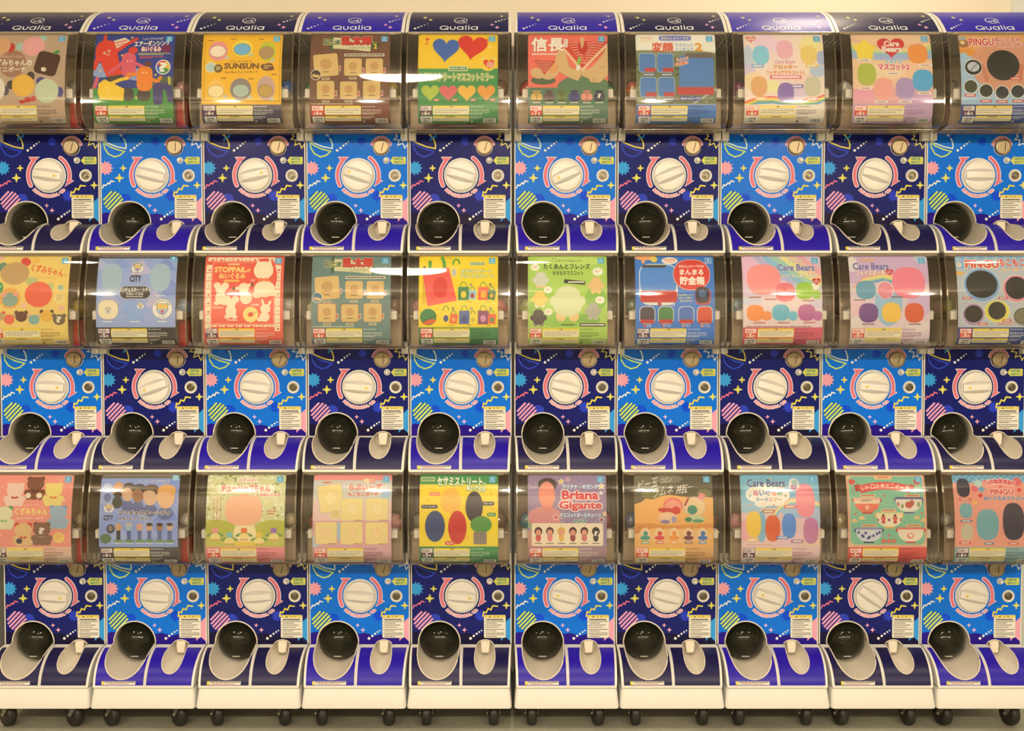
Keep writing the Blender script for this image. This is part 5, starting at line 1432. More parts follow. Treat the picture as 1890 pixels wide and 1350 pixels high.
@card((3, 3), 208, 1180, 128, (222, 216, 156), 'flowery pale green card with a big peach tulip', 400, 5, strip=(240, 150, 144), ink=(180, 70, 70))
def _(cd, bg, a):
    rnd = random.Random(5)
    for i in range(230): bg.ell(rnd.uniform(212, 1176), rnd.uniform(135, 760), rnd.uniform(8, 26), rnd.uniform(7, 20), C(*rnd.choice(((242, 236, 196), (236, 230, 170), (196, 196, 112), (248, 242, 210), (176, 176, 110), (150, 150, 96)))), n=8)
    bg.ell(330, 900, 300, 190, C(196, 192, 84), n=36); bg.ell(1050, 900, 300, 190, C(196, 192, 84), n=36); bg.rect(208, 900, 1180, 1052, C(206, 198, 96))
    a.rect(570, 168, 822, 236, C(246, 236, 200), r=30); a.text('ふわふわ', 592, 180, 802, 222, C(240, 138, 140), 0.02)
    for x in range(370, 1000, 60): a.ell(x + 20, 312 + (12 if x % 120 else -6), 60, 62, C(248, 236, 200), n=18)
    a.text('チューリップちゃん', 386, 266, 986, 354, C(238, 118, 124), 0.045); a.rect(850, 370, 1136, 420, C(248, 236, 200), r=20); a.text('のぬいぐるみ', 866, 376, 1122, 414, C(240, 120, 130), 0.04)
    pe = C(246, 186, 142)
    a.ell(690, 880, 140, 160, C(248, 228, 170)); a.ell(545, 470, 78, 62, pe); a.ell(672, 452, 92, 66, pe); a.ell(800, 470, 78, 62, pe); a.ell(672, 600, 228, 180, pe, n=40, pw=0.7)
    a.rect(560, 985, 830, 1045, C(240, 204, 84), r=26)
    for x, y, c in ((325, 845, (240, 160, 150)), (500, 900, (140, 190, 190)), (680, 845, (242, 128, 70)), (866, 900, (240, 196, 80)), (1046, 845, (170, 120, 180))):
        a.ell(x - 62, y + 55, 50, 18, C(130, 156, 84), -20); a.ell(x + 62, y + 55, 50, 18, C(130, 156, 84), 20); a.ell(x, y + 80, 62, 46, C(246, 222, 140)); a.rect(x - 38, y - 32, x + 38, y + 34, C(*c), r=20); a.lines(x - 50, y + 112, x + 50, y + 128, 1, C(220, 120, 90), 0.7, x, False)
    for x in (300, 342, 385): a.lines(x - 6, 430, x + 6, 745, 18, C(226, 110, 110), 0.55, x)
    a.text('全種', 1005, 552, 1060, 582, C(220, 130, 110), 0.0); a.lines(955, 592, 1085, 655, 2, C(220, 130, 110), 0.5, 7)

@card((3, 4), 182, 1148, 140, (218, 210, 190), 'pink scalloped card of cream square pouches', 400, 6, strip=(222, 172, 166), ink=(140, 80, 90))
def _(cd, bg, a):
    cd.band(480, None, (238, 200, 180)); cd.band(730, None, (224, 172, 168)); ground(bg, [(210, 1000, 60, 70, (190, 204, 200)), (500, 860, 30, 120, (170, 196, 204)), (1080, 400, 60, 60, (180, 200, 206))])
    for x in (270, 1045): bg.stroke([(x, 205), (x, 480)], 3, C(180, 190, 190))
    a.rect(182, 140, 1148, 200, C(246, 152, 138))
    for i in range(19): a.ell(208 + 51 * i, 198, 26, 24, C(246, 152, 138), n=14)
    for x, y, w, h, r in ((400, 446, 300, 342, -10), (662, 590, 270, 282, 0), (970, 590, 272, 280, 0), (348, 886, 262, 278, 0), (660, 886, 270, 280, 0), (968, 890, 272, 276, 0)):
        a.rect(x - w / 2 - 5, y - h / 2 - 5, x + w / 2 + 5, y + h / 2 + 4, C(166, 184, 190) if y < 700 else C(226, 160, 140), r=24, rot=r); a.rect(x - w / 2, y - h / 2, x + w / 2, y + h / 2, C(242, 216, 142), r=22, rot=r)
        a.ell(x, y, w * .26, h * .26, C(210, 170, 110), n=24); a.ell(x, y, w * .25, h * .25, C(244, 222, 158) if y < 700 else C(246, 210, 150), n=24); a.lines(x + w * .1, y + h * .46, x + w * .45, y + h * .5, 1, C(190, 110, 90), 0.9, x, False)
    a.ell(460, 648, 68, 68, C(246, 230, 180)); a.ell(460, 648, 60, 60, C(222, 200, 130)); a.ell(842, 228, 46, 34, C(248, 224, 170)); a.ell(905, 228, 40, 34, C(246, 176, 150))
    a.text('らぶぃーず', 622, 266, 1020, 346, C(236, 104, 72), 0.03); a.text('もこもこポーチ', 612, 368, 980, 422, C(236, 110, 76), 0.03); a.lines(295, 240, 400, 270, 1, C(236, 120, 90), 0.6, 3, False)

@card((3, 5), 147, 795, 72, (250, 216, 54), 'yellow card of bright plush toys between green bands', 500, 5, strip=(64, 148, 82), ink=(220, 230, 190))
def _(cd, bg, a):
    cd.band(72, 160, (64, 150, 82)); cd.band(686, None, (64, 148, 82))
    sesame_sign(a, 166, 106, 262, 126)
    for x, y in ((222, 296), (735, 238), (540, 610), (690, 620)): a.star(x, y, 15, 5, .5, C(246, 170, 60))
    for x, y in ((245, 205), (525, 255), (215, 642), (745, 360)): a.arc(x, y, 12, 12, 0, 330, 2.5, C(230, 180, 60), n=12)
    for x, y, rx, ry, c in ((405, 300, 86, 108, (246, 192, 82)), (598, 350, 72, 130, (54, 48, 66)), (276, 515, 82, 132, (54, 74, 118)), (460, 525, 76, 142, (208, 50, 48)), (655, 500, 88, 72, (90, 154, 74))): a.ell(x, y, rx, ry, C(*c))
    a.rect(592, 560, 702, 668, C(154, 134, 118), r=12)
    for x in (622, 650, 676): a.stroke([(x, 572), (x, 655)], 3, C(110, 94, 84))
    for s, x0, y0, x1, y1, c in (('ビッグバード', 225, 226, 320, 258, (240, 140, 90)), ('クッキーモンスター', 162, 334, 298, 366, (46, 52, 84)), ('グローバー', 664, 306, 764, 340, (44, 48, 72)), ('オスカー', 702, 400, 778, 432, (74, 150, 66)), ('エルモ', 358, 640, 438, 674, (226, 80, 56))): a.rect(x0, y0, x1, y1, C(*c), r=15); a.text(s, x0 + 12, y0 + 8, x1 - 12, y1 - 8, C(250, 240, 210), 0.03)
    a.text('セサミストリート', 292, 100, 664, 172, C(252, 244, 218), 0.06, out=C(56, 140, 72), ow=0.15, rot=1); a.text('の', 672, 146, 694, 170, C(252, 244, 218), 0.03, out=C(56, 140, 72), ow=0.15); a.text('ぬいぐるみ', 536, 170, 690, 222, C(252, 244, 218), 0.05, out=C(56, 140, 72), ow=0.14, rot=6)

@card((3, 6), 1060, 1705, 75, (160, 134, 156), 'purple glitter card with fat red lettering', 400, 6)
def _(cd, bg, a):
    rnd = random.Random(8)
    for i in range(220): bg.ell(rnd.uniform(1062, 1702), rnd.uniform(78, 490), rnd.uniform(2, 9), rnd.uniform(2, 8), C(*rnd.choice(((188, 160, 176), (140, 112, 146), (120, 104, 140), (206, 176, 180), (150, 150, 176)))), n=6)
    ground(bg, [(1140, 620, 110, 90, (206, 150, 130)), (1100, 480, 60, 60, (150, 170, 130))]); cd.band(690, None, (176, 136, 140))
    pk = C(222, 148, 140)
    a.ell(1200, 440, 140, 92, pk)
    for i in range(12): a.stroke([(1090 + 20 * i, 400), (1086 + 21 * i, 500)], 3, C(196, 120, 116))
    a.ell(1222, 345, 40, 44, C(226, 140, 116)); a.ell(1222, 165, 78, 58, C(70, 52, 52)); a.ell(1216, 250, 68, 112, C(238, 150, 120), n=36)
    a.text('ブリアナ・ギガンテ', 1340, 166, 1636, 202, C(236, 240, 240), 0.04, out=C(90, 150, 206), ow=0.10)
    a.text('Briana', 1344, 218, 1636, 288, C(216, 62, 74), 0.10, out=C(250, 232, 216), ow=0.16); a.text('Gigante', 1320, 306, 1662, 386, C(216, 62, 74), 0.10, out=C(250, 232, 216), ow=0.16)
    a.text('マスコットボールチェーン', 1322, 404, 1656, 440, C(236, 240, 240), 0.04, out=C(90, 150, 206), ow=0.10); a.text('vol.3', 1438, 454, 1532, 482, C(60, 140, 100), 0.05, out=C(230, 230, 210), ow=0.13)
    for x, y, r, c in ((1335, 140, 30, (246, 200, 90)), (1390, 122, 24, (220, 130, 140)), (1665, 180, 34, (246, 220, 150)), (1660, 236, 22, (240, 236, 226)), (1290, 440, 34, (226, 90, 84)), (1334, 464, 20, (80, 90, 130)), (1690, 412, 24, (246, 190, 80)), (1664, 462, 30, (150, 60, 70))): a.star(x, y, r, 5, .5, C(250, 240, 220)); a.star(x, y, r * .72, 5, .5, C(*c))
    a.rect(1092, 490, 1676, 682, C(248, 226, 186), r=14)
    for i, (c, h) in enumerate((((216, 80, 76), (70, 50, 50)), ((232, 140, 140), (80, 56, 56)), ((232, 180, 90), (226, 176, 90)), ((150, 60, 66), (84, 40, 52)), ((214, 120, 110), (66, 46, 46)), ((52, 44, 48), (52, 44, 48)))):
        x = 1146 + 94 * i
        a.ell(x, 612, 22, 34, C(*c)); a.ell(x, 558, 32, 36, C(*h)); 
        if i < 5: a.ell(x, 568, 22, 24, C(236, 160, 130))
        a.stroke([(x, 508), (x, 524)], 3, C(150, 130, 110)); a.lines(x - 30, 656, x + 30, 666, 1, C(110, 90, 80), 0.8, i, False)
    a.text('?', 1606, 558, 1628, 594, C(250, 240, 216), 0.05)

@card((3, 7), 210, 1190, 140, (104, 94, 70), 'orange card with dark top and white handwriting', 400, 5, strip=(232, 176, 108), ink=(120, 84, 50))
def _(cd, bg, a):
    ground(bg, [(330, 220, 130, 90, (124, 112, 84)), (640, 200, 180, 60, (140, 130, 104)), (950, 300, 200, 90, (96, 88, 66)), (420, 400, 120, 60, (130, 128, 80)), (1080, 390, 90, 60, (134, 132, 90))])
    bg.poly([(210, 530), (300, 500), (350, 455), (430, 470), (560, 420), (660, 408), (780, 428), (900, 440), (1060, 432), (1190, 445), (1190, 1260), (210, 1260)], C(240, 180, 100))
    bg.poly([(210, 775), (400, 770), (620, 800), (900, 790), (1190, 770), (1190, 830), (800, 840), (500, 830), (210, 850)], C(226, 154, 82)); ground(bg, [(300, 880, 90, 70, (214, 140, 78)), (700, 930, 480, 90, (240, 190, 122))])
    wt = C(252, 240, 212)
    a.text('ビー玉', 262, 205, 510, 320, wt, 0.0, rot=-14, shear=.3); a.text('コロン', 545, 188, 690, 248, wt, 0.0, rot=-10, shear=.3); a.text('ラムネ', 446, 300, 700, 420, wt, 0.0, rot=-10, shear=.35); a.text('瓶', 735, 280, 880, 390, wt, 0.0, rot=-8, shear=.35); a.stroke([(880, 310), (940, 300)], 7, wt)
    a.ell(690, 545, 122, 100, C(228, 120, 106)); a.ell(690, 560, 100, 84, C(240, 160, 130)); a.ell(640, 615, 140, 36, C(206, 56, 50), 8); a.ell(728, 605, 52, 48, C(216, 60, 56)); a.ell(620, 700, 112, 72, C(242, 200, 156)); a.ell(590, 752, 60, 24, C(140, 130, 160)); a.ell(700, 722, 34, 42, C(170, 160, 180))
    a.ell(955, 560, 140, 128, C(214, 196, 156)); a.ell(960, 565, 122, 110, C(238, 202, 150)); a.rect(1010, 385, 1088, 470, C(232, 150, 140), r=14, rot=15); a.ell(930, 600, 62, 60, C(52, 140, 112)); a.ell(975, 720, 112, 46, C(200, 206, 160)); a.ell(880, 725, 46, 30, C(60, 140, 100)); a.ell(1000, 742, 70, 22, C(90, 156, 110)); a.stroke([(840, 540), (880, 460)], 26, C(176, 60, 60))
    for x, c in ((342, (74, 160, 136)), (520, (222, 74, 74)), (700, (240, 150, 60)), (880, (120, 50, 70)), (1056, (60, 120, 180))):
        a.ell(x, 890, 62, 62, C(244, 208, 156)); a.ell(x, 958, 62, 28, C(*c)); a.ell(x + 4, 902, 30, 30, C(*c)); a.stroke([(x + 40, 840), (x + 55, 830)], 12, C(220, 90, 60)); a.rect(x - 46, 1000, x + 46, 1036, C(*c), r=14); a.lines(x - 34, 1010, x + 34, 1028, 1, C(250, 240, 216), 0.9, x, False)

@card((3, 8), 200, 1175, 128, (238, 200, 186), 'sky blue card with a white cloud title', 500, 5, ink=(170, 90, 110))
def _(cd, bg, a):
    cd.band(128, 560, (132, 188, 198)); ground(bg, [(300, 560, 160, 70, (170, 200, 204)), (950, 600, 260, 90, (170, 200, 208)), (450, 800, 60, 200, (140, 186, 200)), (260, 850, 110, 130, (240, 176, 176)), (1080, 960, 160, 90, (242, 206, 166)), (760, 930, 200, 90, (240, 200, 190)), (1100, 700, 110, 130, (186, 200, 210))])
    for i, c in enumerate(((244, 180, 160), (246, 220, 150), (236, 232, 150), (160, 206, 180), (160, 190, 210))): bg.stroke([(560 + 12 * i, 700), (650 + 10 * i, 560 + 8 * i), (820, 450 + 16 * i), (1000, 440 + 18 * i), (1180, 500 + 18 * i)], 22, C(*c), cap=False)
    cc = C(246, 234, 206)
    for x, y, rx, ry in ((380, 390, 120, 95), (530, 350, 160, 100), (690, 400, 120, 95), (540, 450, 190, 90), (460, 510, 90, 45), (640, 490, 100, 50)): a.ell(x, y, rx, ry, cc)
    a.text('Care Bears', 286, 196, 756, 292, C(46, 74, 130), 0.03, out=C(230, 234, 226), ow=0.06)
    for i, (s, c) in enumerate(zip('ぬいぐるみ', ((214, 110, 140), (74, 130, 180), (110, 110, 170), (240, 150, 110), (120, 170, 110)))): a.text(s, 360 + 74 * i, 334, 422 + 74 * i, 404, C(*c), 0.03)
    for i, (s, c) in enumerate(zip('キーホルダー', ((90, 150, 170), (110, 110, 160), (80, 120, 170), (220, 110, 130), (210, 170, 90), (180, 140, 170)))): a.text(s, 388 + 54 * i, 430 if s != 'ー' else 452, 434 + 54 * i, 482 if s != 'ー' else 460, C(*c), 0.03)
    for x, y, c in ((316, 410, (80, 150, 110)), (756, 410, (80, 150, 110)), (478, 510, (246, 190, 110)), (702, 298, (240, 130, 110)), (605, 525, (240, 150, 120)), (305, 530, (244, 170, 160)), (575, 190, (246, 190, 150)), (360, 310, (246, 200, 110))): a.star(x, y, 17, 5, .55, C(*c))
    for x, y, s, c in ((998, 430, 1.28, (244, 146, 150)), (352, 740, 1.0, (246, 204, 84)), (588, 790, 1.0, (228, 106, 60)), (790, 760, .95, (96, 150, 204)), (1060, 820, 1.0, (206, 134, 164))):
        a.blob(x, y + 30 * s, 92 * s, 168 * s, C(*c))
    a.ell(868, 262, 66, 80, C(246, 230, 210)); a.ell(862, 300, 42, 34, C(190, 120, 160)); a.ell(880, 240, 40, 40, C(180, 200, 180))
    for x, y, c in ((808, 545, (232, 110, 110)), (538, 603, (190, 130, 90)), (335, 968, (244, 196, 120)), (712, 936, (90, 140, 190)), (890, 985, (180, 120, 160))): pills(a, [(x, y)], c, w=160, h=42)
    a.rect(245, 1016, 600, 1042, C(248, 232, 206)); a.lines(255, 1022, 590, 1036, 1, C(220, 120, 110), 0.8, 2, False)

def bowl(a, x, y, w, h, c1, c2, c3, foot):
    pts = [(x - w / 2, y - h / 2)] + [(x + w / 2 * math.cos(math.radians(t)), y - h / 2 + h * .92 * math.sin(math.radians(t)) ** 0.9) for t in range(4, 177, 8)]
    a.poly([(x - w / 2, y - h / 2), (x + w / 2, y - h / 2)] + [(x + w / 2 * math.cos(math.radians(t)) ** 1, y - h / 2 + h * .92 * math.sin(math.radians(t))) for t in range(6, 175, 8)], C(*c1))
    a.poly([(x - w * .46, y - h * .12), (x + w * .46, y - h * .12)] + [(x + w * .46 * math.cos(math.radians(t)), y - h * .12 + h * .54 * math.sin(math.radians(t))) for t in range(6, 175, 8)], C(*c2))
    a.rect(x - w / 2, y - h / 2, x + w / 2, y - h / 2 + h * .13, C(*c3)); a.rect(x - w * .19, y + h * .40, x + w * .19, y + h * .5, C(*foot))
    for sg in (-1, 1): a.rect(x + sg * w * .52 - 10, y - h * .42, x + sg * w * .52 + 10, y - h * .22, C(*foot))
@card((3, 9), 235, 1205, 122, (250, 204, 156), 'mint green card of five painted bowls', 400, 5, strip=(230, 84, 78), ink=(150, 40, 44))
def _(cd, bg, a):
    cd.bg.rect(245, 132, 1195, 1036, C(222, 84, 76)); cd.bg.rect(252, 139, 1188, 1029, C(246, 206, 160)); cd.bg.rect(262, 150, 1178, 1018, C(138, 194, 154))
    for x, y in ((262, 150), (1178, 150), (262, 1018), (1178, 1018)): a.ell(x, y, 34, 34, C(246, 206, 160)); a.arc(x, y, 20, 20, 0, 340, 6, C(232, 140, 110), n=14)
    a.rect(580, 138, 806, 190, C(246, 196, 140), r=20); a.lines(630, 156, 760, 174, 1, C(226, 110, 80), 0.9, 3, False)
    for x in (305, 1110): a.ell(x, 222, 40, 34, C(224, 70, 66)); a.stroke([(x, 256), (x + 8, 380)], 4, C(206, 70, 60)); a.stroke([(x - 14, 190), (x - 14, 254)], 3, C(246, 150, 110)); a.stroke([(x + 14, 190), (x + 14, 254)], 3, C(246, 150, 110))
    rb = C(226, 66, 72)
    a.poly([(328, 268), (390, 246), (410, 330), (346, 352)], C(190, 50, 58)); a.poly([(1018, 246), (1080, 266), (1064, 350), (1000, 330)], C(190, 50, 58))
    top = [(385 + 64 * i, 270 - 46 * math.sin(math.pi * i / 10)) for i in range(11)]; bot = [(405 + 61 * i, 366 - 46 * math.sin(math.pi * i / 10)) for i in range(11)]
    a.poly(top + bot[::-1], rb)
    for i, ch in enumerate('レトロお椀ミニポーチ'):
        x = 440 + 60 * i; y = 316 - 46 * math.sin(math.pi * (x - 395) / 620)
        h = 5 if ch == 'ー' else 26
        a.text(ch, x - 24, y - h, x + 24, y + h, C(250, 226, 180), 0.02, rot=(i - 4.5) * 3)
    bowl(a, 475, 525, 330, 206, (244, 210, 170), (236, 116, 92), (240, 180, 150), (206, 66, 60)); bowl(a, 990, 520, 330, 206, (236, 226, 200), (240, 228, 198), (96, 92, 140), (110, 104, 140)); bowl(a, 745, 712, 330, 200, (246, 226, 180), (246, 228, 186), (246, 214, 150), (236, 180, 84)); bowl(a, 490, 900, 330, 196, (226, 220, 206), (222, 218, 210), (150, 146, 170), (70, 66, 104)); bowl(a, 1005, 898, 330, 200, (244, 220, 186), (246, 224, 190), (232, 120, 110), (214, 74, 66))
    a.ell(990, 515, 46, 42, C(206, 84, 70)); a.ell(1030, 490, 28, 40, C(190, 90, 80)); a.ell(860, 505, 18, 26, C(222, 110, 120)); a.ell(910, 530, 18, 30, C(150, 160, 96)); a.ell(1110, 510, 18, 36, C(150, 160, 96)); a.ell(475, 548, 24, 24, C(250, 226, 180)); a.ell(475, 548, 14, 14, C(236, 150, 100)); a.lines(400, 448, 540, 476, 2, C(110, 120, 80), 0.6, 3)
    for x in (670, 815): a.ell(x, 685, 30, 34, C(222, 110, 96)); a.ell(x, 648, 17, 16, C(90, 60, 50)); a.ell(x, 732, 24, 22, C(206, 80, 80))
    a.star(738, 705, 22, 6, .6, C(140, 60, 90)); a.ell(605, 705, 10, 24, C(206, 90, 80)); a.ell(884, 700, 10, 24, C(206, 90, 80))
    for x, y in ((365, 862), (410, 900), (450, 870), (480, 935), (545, 905), (590, 880), (620, 862), (420, 915), (500, 920)): a.star(x, y, 25, 7, .5, C(64, 62, 130))
    a.ell(1000, 905, 42, 36, C(232, 120, 110)); a.ell(1004, 900, 26, 20, C(246, 224, 190))
    for x, y in ((490, 398), (1040, 400), (740, 586), (495, 776), (1035, 775)): a.rect(x - 95, y - 16, x + 95, y + 16, C(246, 206, 150), r=16); a.lines(x - 78, y - 8, x + 78, y + 8, 1, C(206, 90, 60), 0.9, x, False)
    for x, y in ((672, 972), (738, 972), (800, 972)): a.star(x, y, 34, 4, .72, C(224, 84, 76)); a.star(x, y, 16, 4, .72, C(246, 150, 120))
    for x, y in ((690, 398), (330, 628), (1148, 622), (735, 900)): a.star(x, y, 20, 6, .6, C(232, 120, 96))
    for x, y in ((405, 685), (315, 720), (1085, 680), (1165, 715)): a.ell(x, y, 42, 16, C(246, 196, 130)); a.ell(x, y - 12, 26, 18, C(246, 196, 130))

@card((3, 10), 280, 1265, 122, (242, 164, 136), 'salmon card with blue checked top edge', 500, 6, strip=(150, 184, 170), ink=(60, 90, 110), bad=False)
def _(cd, bg, a):
    cd.band(122, 236, (140, 188, 196))
    for i in range(25):
        for j in range(3):
            if (i + j) % 2: bg.rect(280 + 40 * i, 122 + 38 * j, 320 + 40 * i, 160 + 38 * j, C(104, 166, 188))
    for i in range(25):
        for j in range(4):
            if (i + j) % 2: cd.fb.rect(4 * i, 92.6 + 6 * j, 4 * i + 4, min(117.4, 98.6 + 6 * j), C(120, 170, 172))
    nv, cr, ye, tl = C(50, 48, 70), C(244, 222, 166), C(244, 206, 104), C(126, 176, 172)
    a.blob(410, 300, 82, 122, nv); a.blob(425, 595, 80, 98, tl); a.blob(430, 870, 74, 108, C(206, 196, 160)); a.blob(690, 775, 140, 200, tl); a.blob(1015, 735, 135, 240, nv)
    for x, y, c in ((420, 448, (222, 84, 76)), (425, 728, (84, 120, 160)), (408, 1008, (222, 84, 76)), (705, 1018, (84, 120, 160)), (1012, 1016, (222, 84, 76))): pills(a, [(x, y)], c, w=150 if x < 430 else 120, h=30)
    a.ell(555, 310, 45, 45, C(232, 110, 120)); a.ell(1095, 220, 55, 55, C(232, 110, 110)); a.star(638, 320, 54, 4, .5, C(110, 176, 196)); a.star(600, 245, 60, 6, .7, C(190, 214, 190)); a.star(615, 400, 34, 4, .6, C(226, 70, 60)); a.star(1110, 330, 34, 4, .6, C(226, 70, 60)); a.ell(545, 490, 26, 26, C(246, 196, 90))
    for i, ch in enumerate('Tuxedosam'):
        x = 690 + 44 * i; y = 250 - 34 * math.sin(math.pi * (i + .5) / 9)
        a.text(ch, x - 20, y - (38 if ch in 'Td' else 26), x + 20, y + 26, C(224, 76, 84), 0.08, out=C(250, 236, 214), ow=0.2, rot=(i - 4) * 5)
    a.text('×', 862, 272, 890, 298, C(224, 76, 84), 0.05); a.text('PINGU', 746, 320, 1032, 386, C(228, 84, 84), 0.10, out=C(250, 236, 214), ow=0.16); a.text('ぬいぐるみマスコット', 660, 412, 1210, 462, C(70, 130, 170), 0.05, out=C(240, 226, 204), ow=0.1)

# ------------------------------------------------------------------ capsules in the bins
CAPR = 0.0268
def half_sphere(name, up, mat):
    bm = bmesh.new()
    n, m = 24, 7; rings = []
    for j in range(m):
        t = math.pi / 2 * j / m
        rings.append([(CAPR * math.cos(t) * math.cos(2 * math.pi * k / n), CAPR * math.cos(t) * math.sin(2 * math.pi * k / n), (1 if up else -1) * CAPR * math.sin(t) * 0.985) for k in range(n)])
    R = bm_loft(bm, rings)
    top = bm.verts.new((0, 0, (1 if up else -1) * CAPR * 0.985))
    for k in range(n): bm.faces.new((R[-1][k], R[-1][(k + 1) % n], top))
    if not up: bm_tube(bm, [((CAPR + .0002) * math.cos(2 * math.pi * k / n), (CAPR + .0002) * math.sin(2 * math.pi * k / n), 0) for k in range(n)], 0.0011, closed=True, n=5)
    return finish(name, bm, mat, 40)
CAP_LID = half_sphere('capsule_lid', True, M_cap)
_capm = {}
def cap_mesh(rgb):
    if rgb not in _capm:
        m = principled('capsule_plastic', C(*rgb), 0.22, coat=0.3)
        _capm[rgb] = (half_sphere('capsule', False, m), fold_mesh(m))
    return _capm[rgb]
def fold_mesh(m):
    """the folded toy seen through the clear half"""
    bm = bmesh.new()
    bm_lathe(bm, [(0, -.0002), (CAPR * .86, -.0002), (CAPR * .82, -.010), (CAPR * .55, -.0185), (0, -.021)], n=14)
    for v in bm.verts:
        x, y, z = v.co; v.co = (x * (1 + .06 * math.sin(7 * z * 100)), z, -y * (1 + .10 * math.sin(x * 400)))
    return finish('folded_toy', bm, m, 60)
HUES = {'red': (196, 60, 48), 'grey': (160, 148, 126), 'pink': (240, 160, 150), 'orange': (236, 112, 50), 'blue': (40, 96, 150), 'green': (66, 130, 84), 'yellow': (236, 196, 70), 'magenta': (150, 60, 110), 'white': (242, 226, 196), 'cream': (236, 210, 150), 'teal': (40, 140, 156), 'brown': (140, 96, 64), 'pale blue': (168, 186, 200), 'lime': (180, 186, 70)}
INSIDE = {   # colour of the capsules seen left and right of each card
    (1, 1): ('brown', 'grey'), (1, 2): ('brown', 'pink'), (1, 3): ('grey', 'blue'), (1, 4): ('green', 'yellow'), (1, 5): ('grey', 'brown'), (1, 6): ('red', 'green'), (1, 7): ('orange', 'red'), (1, 8): ('magenta', 'grey'), (1, 9): ('white', 'grey'), (1, 10): ('grey', 'white'),
    (2, 1): ('yellow', 'yellow'), (2, 2): ('grey', 'pale blue'), (2, 3): ('white', 'white'), (2, 4): ('cream', 'brown'), (2, 5): ('pink', 'red'), (2, 6): ('lime', 'grey'), (2, 7): ('green', 'green'), (2, 8): ('teal', 'red'), (2, 9): ('brown', 'pink'), (2, 10): ('lime', 'pink'),
    (3, 1): ('cream', 'cream'), (3, 2): ('grey', 'white'), (3, 3): ('grey', 'cream'), (3, 4): ('orange', 'pink'), (3, 5): ('grey', 'brown'), (3, 6): ('teal', 'red'), (3, 7): ('blue', 'brown'), (3, 8): ('pink', 'pale blue'), (3, 9): ('cream', 'white'), (3, 10): ('white', 'grey')}
EXTRA = {(1, 7): ('green', -1), (1, 6): ('green', -1), (1, 1): ('red', 1), (2, 10): ('pink', -1), (3, 5): ('red', 1), (1, 8): ('magenta', -1), (2, 8): ('blue', 1), (2, 7): ('red', -1), (1, 4): ('blue', -1), (1, 2): ('orange', 1)}

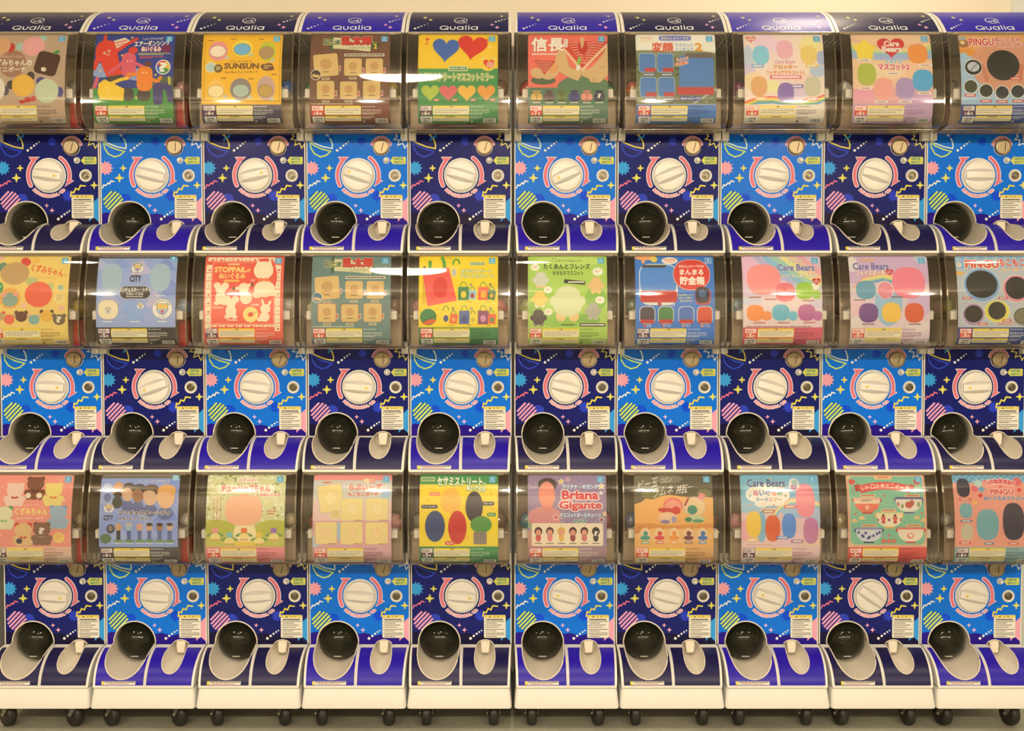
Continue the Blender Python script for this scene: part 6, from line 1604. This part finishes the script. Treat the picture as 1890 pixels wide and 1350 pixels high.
# ------------------------------------------------------------------ build the wall of machines
def short_name(desc):
    for w in (' of ', ' with ', ' framed', ' under', ' over', ' between'): desc = desc.split(w)[0]
    return desc
rnd = random.Random(11)
DIALROT = {(1, 1): (-8, 0), (1, 5): (-15, None), (1, 6): (24, 180), (1, 10): (0, None), (2, 1): (-3, 0), (2, 5): (-14, None), (2, 10): (3, 180), (3, 1): (-4, 0), (3, 6): (-14, 180), (3, 10): (-12, 180), (1, 7): (22, None), (1, 8): (-10, None), (2, 3): (-8, None), (3, 9): (-35, None)}
for r in (1, 2, 3):
    for c in range(1, 11):
        key = (r, c)
        kind = 'navy' if (r + c) % 2 == 0 else 'blue'
        cd, desc = CARDS[key]
        X = col_x(c); Z = ROW_Z[r] - BZ
        where = ROWN[r] + ' row'
        root = put('capsule_machine', None, None, (X, 0, Z))
        root.empty_display_size = 0.05
        tag(root, '%s capsule machine holding the %s' % (kind, short_name(desc)) + ', %s, tower %s' % (where, ('one', 'two', 'three', 'four', 'five', 'six', 'seven', 'eight', 'nine', 'ten')[c - 1] + ' from left'), 'capsule machine', 'capsule machines stacked three high')
        O = (0, 0, BZ)
        put('cabinet', CABINET, root, O)
        fp = put('front_panel', PANEL[kind][0], root, O); put('panel_print', PANEL[kind][1], fp); put('caution_sticker', CAUTION, fp)
        lf = put('lower_front', FLAP, root, O)
        for m in FLAPS[kind][0]: put('flap_sheet', m, lf)
        put('notice_sticker', FLAPS[kind][1], lf)
        o = put('capsule_outlet', OUTLET, root, O); d = put('dome_flap', DOME, o); put('finger_tab', TAB, o)
        o = put('coin_return', CUPM, root, O); put('coin_chute', TONGUE, o)
        ang, pt = DIALROT.get(key, (rnd.choice((-18, -14, -9, -5, 4, 12, 20)), rnd.choice((None, None, 0, 180))))
        d = put('dial', DIAL, root, (upx(556), -0.001, BZ), (0, math.radians(-ang), 0)); put('grip', GRIP, d)
        if pt is not None: put('pointer_mark', POINTER, d, (0, 0, 0), (0, math.radians(pt), 0))
        o = put('coin_slot', COIN, root, (upx(787), -0.001, BZ - (229 - 505) * KP)); put('slot', SLOT, o, (0.0045, 0, 0), (0, math.radians(rnd.choice((2, 12, 15, 16))), 0))
        o = put('return_button', BUTTON, root, (upx(836), -0.001, BZ - (357 - 505) * KP)); put('push_pin', PIN, o)
        o = put('key_lock', LOCK, root, (upx(920), -0.001, BZ - (507 - 505) * KP)); put('lock_core', CORE, o, (0, 0, 0), (0, rnd.uniform(0, 6), 0))
        b = put('capsule_bin', BIN, root, O)
        for e in EDGES: put('bin_edge', e, b)
        put('bin_top_lip', TLIP, b); put('bin_bottom_lip', BLIP, b)
        for m in LATCH: put('latch', m, root, O)
        h = put('hopper', HOPPER, root, O)
        for m in BRACKET: put('card_holder', m, h)
        if c <= 2: put('coin_box_door', REDGATE, h)
        if r == 1:
            hd = put('header_cap', HEADER, root, O); put('header_sheet', HEADS[kind][0], hd); put('wordmark', HEADS[kind][1], hd); put('emblem', HEADS[kind][2], hd); put('star_print', HEADS[kind][3], hd)
        # the card in its slot
        base = Art(lambda x, y: (x, y))
        for tris, col, lay, bb in cd.fb.items[:1]: base._add(tris, col, raw=True)
        for tris, col, lay, bb in cd.bg.items: base._add(tris, col, raw=True)
        for tris, col, lay, bb in cd.fb.items[1:]: base._add(tris, col, raw=True)
        lim = (-CW / 2, 0, CW / 2, 0)
        cp = Profile([p for p, s in zip(card_prof.p, card_prof.s) if s <= CH] or card_prof.p)
        card_o = put('display_card', base.mesh('display_card', cp, M_print, clip=lim), None, (X, 0, ROW_Z[r]))
        tag(card_o, desc + ' in the %s row' % ROWN[r], 'display card', 'display cards in the machine windows')
        top = int(max((i[2] for i in base.items), default=0)) + 1
        put('printed_picture', cd.a.mesh('printed_picture', cp, M_print, lift=top * 6e-5, clip=lim), card_o)
        put('price_strip', cd.f.mesh('price_strip', cp, M_print, lift=(top + int(max((i[2] for i in cd.a.items), default=0)) + 1) * 6e-5, clip=lim), card_o)
        # capsules
        left, right = INSIDE[key]
        spots = [(left, -1, -0.1105, -0.066, 0.0), (right, 1, 0.1105, -0.064, 0.0)]
        if key in EXTRA: spots.append((EXTRA[key][0], EXTRA[key][1], EXTRA[key][1] * 0.108, -0.002, 0.0))
        short = short_name(desc)
        for i, (hue, sg, x, y, dz) in enumerate(spots):
            lower, fold = cap_mesh(HUES[hue])
            e = put('capsule', lower, None, (X + x + rnd.uniform(-.002, .002), y + rnd.uniform(-.003, .003), ROW_Z[r] + 0.210 + CAPR + 0.0005), (rnd.uniform(-.8, .8), rnd.uniform(-.6, .6), rnd.uniform(0, 6)))
            put('capsule_lid', CAP_LID, e); put('folded_toy', fold, e)
            tag(e, '%s capsule %s the %s edge of the %s, %s row' % (hue, 'behind' if i < 2 else 'farther back by', 'left' if sg < 0 else 'right', short, ROWN[r]), 'capsule', 'capsules in the clear bins')
for c in range(1, 11):
    cd, desc = CARDS[(3, c)]
    short = short_name(desc)
    X = col_x(c)
    root = put('wheeled_base', None, None, (X, 0, 0)); root.empty_display_size = 0.05
    tag(root, 'white wheeled base below the %s, tower %s from left' % (short, ('one', 'two', 'three', 'four', 'five', 'six', 'seven', 'eight', 'nine', 'ten')[c - 1]), 'base', 'wheeled bases under the towers')
    put('base_skirt', BASE, root, (0, 0, ROW_Z[3]))
    turn = {1: 52, 2: 40, 3: 30, 4: 14, 5: 6, 6: 8, 7: 4, 8: 2, 9: 6, 10: 8}[c]
    for x, y in ((-.098, -.078), (.098, -.078), (-.098, .32), (.098, .32)):
        cs = put('caster', CASTER, root, (x, y, .0612), (0, 0, math.radians(turn + rnd.uniform(-6, 6)))); put('wheel', WHEEL, cs)
print('objects', len(bpy.data.objects), 'tris', sum(len(m.loop_triangles) if False else sum(len(p.vertices) - 2 for p in m.polygons) for m in bpy.data.meshes))
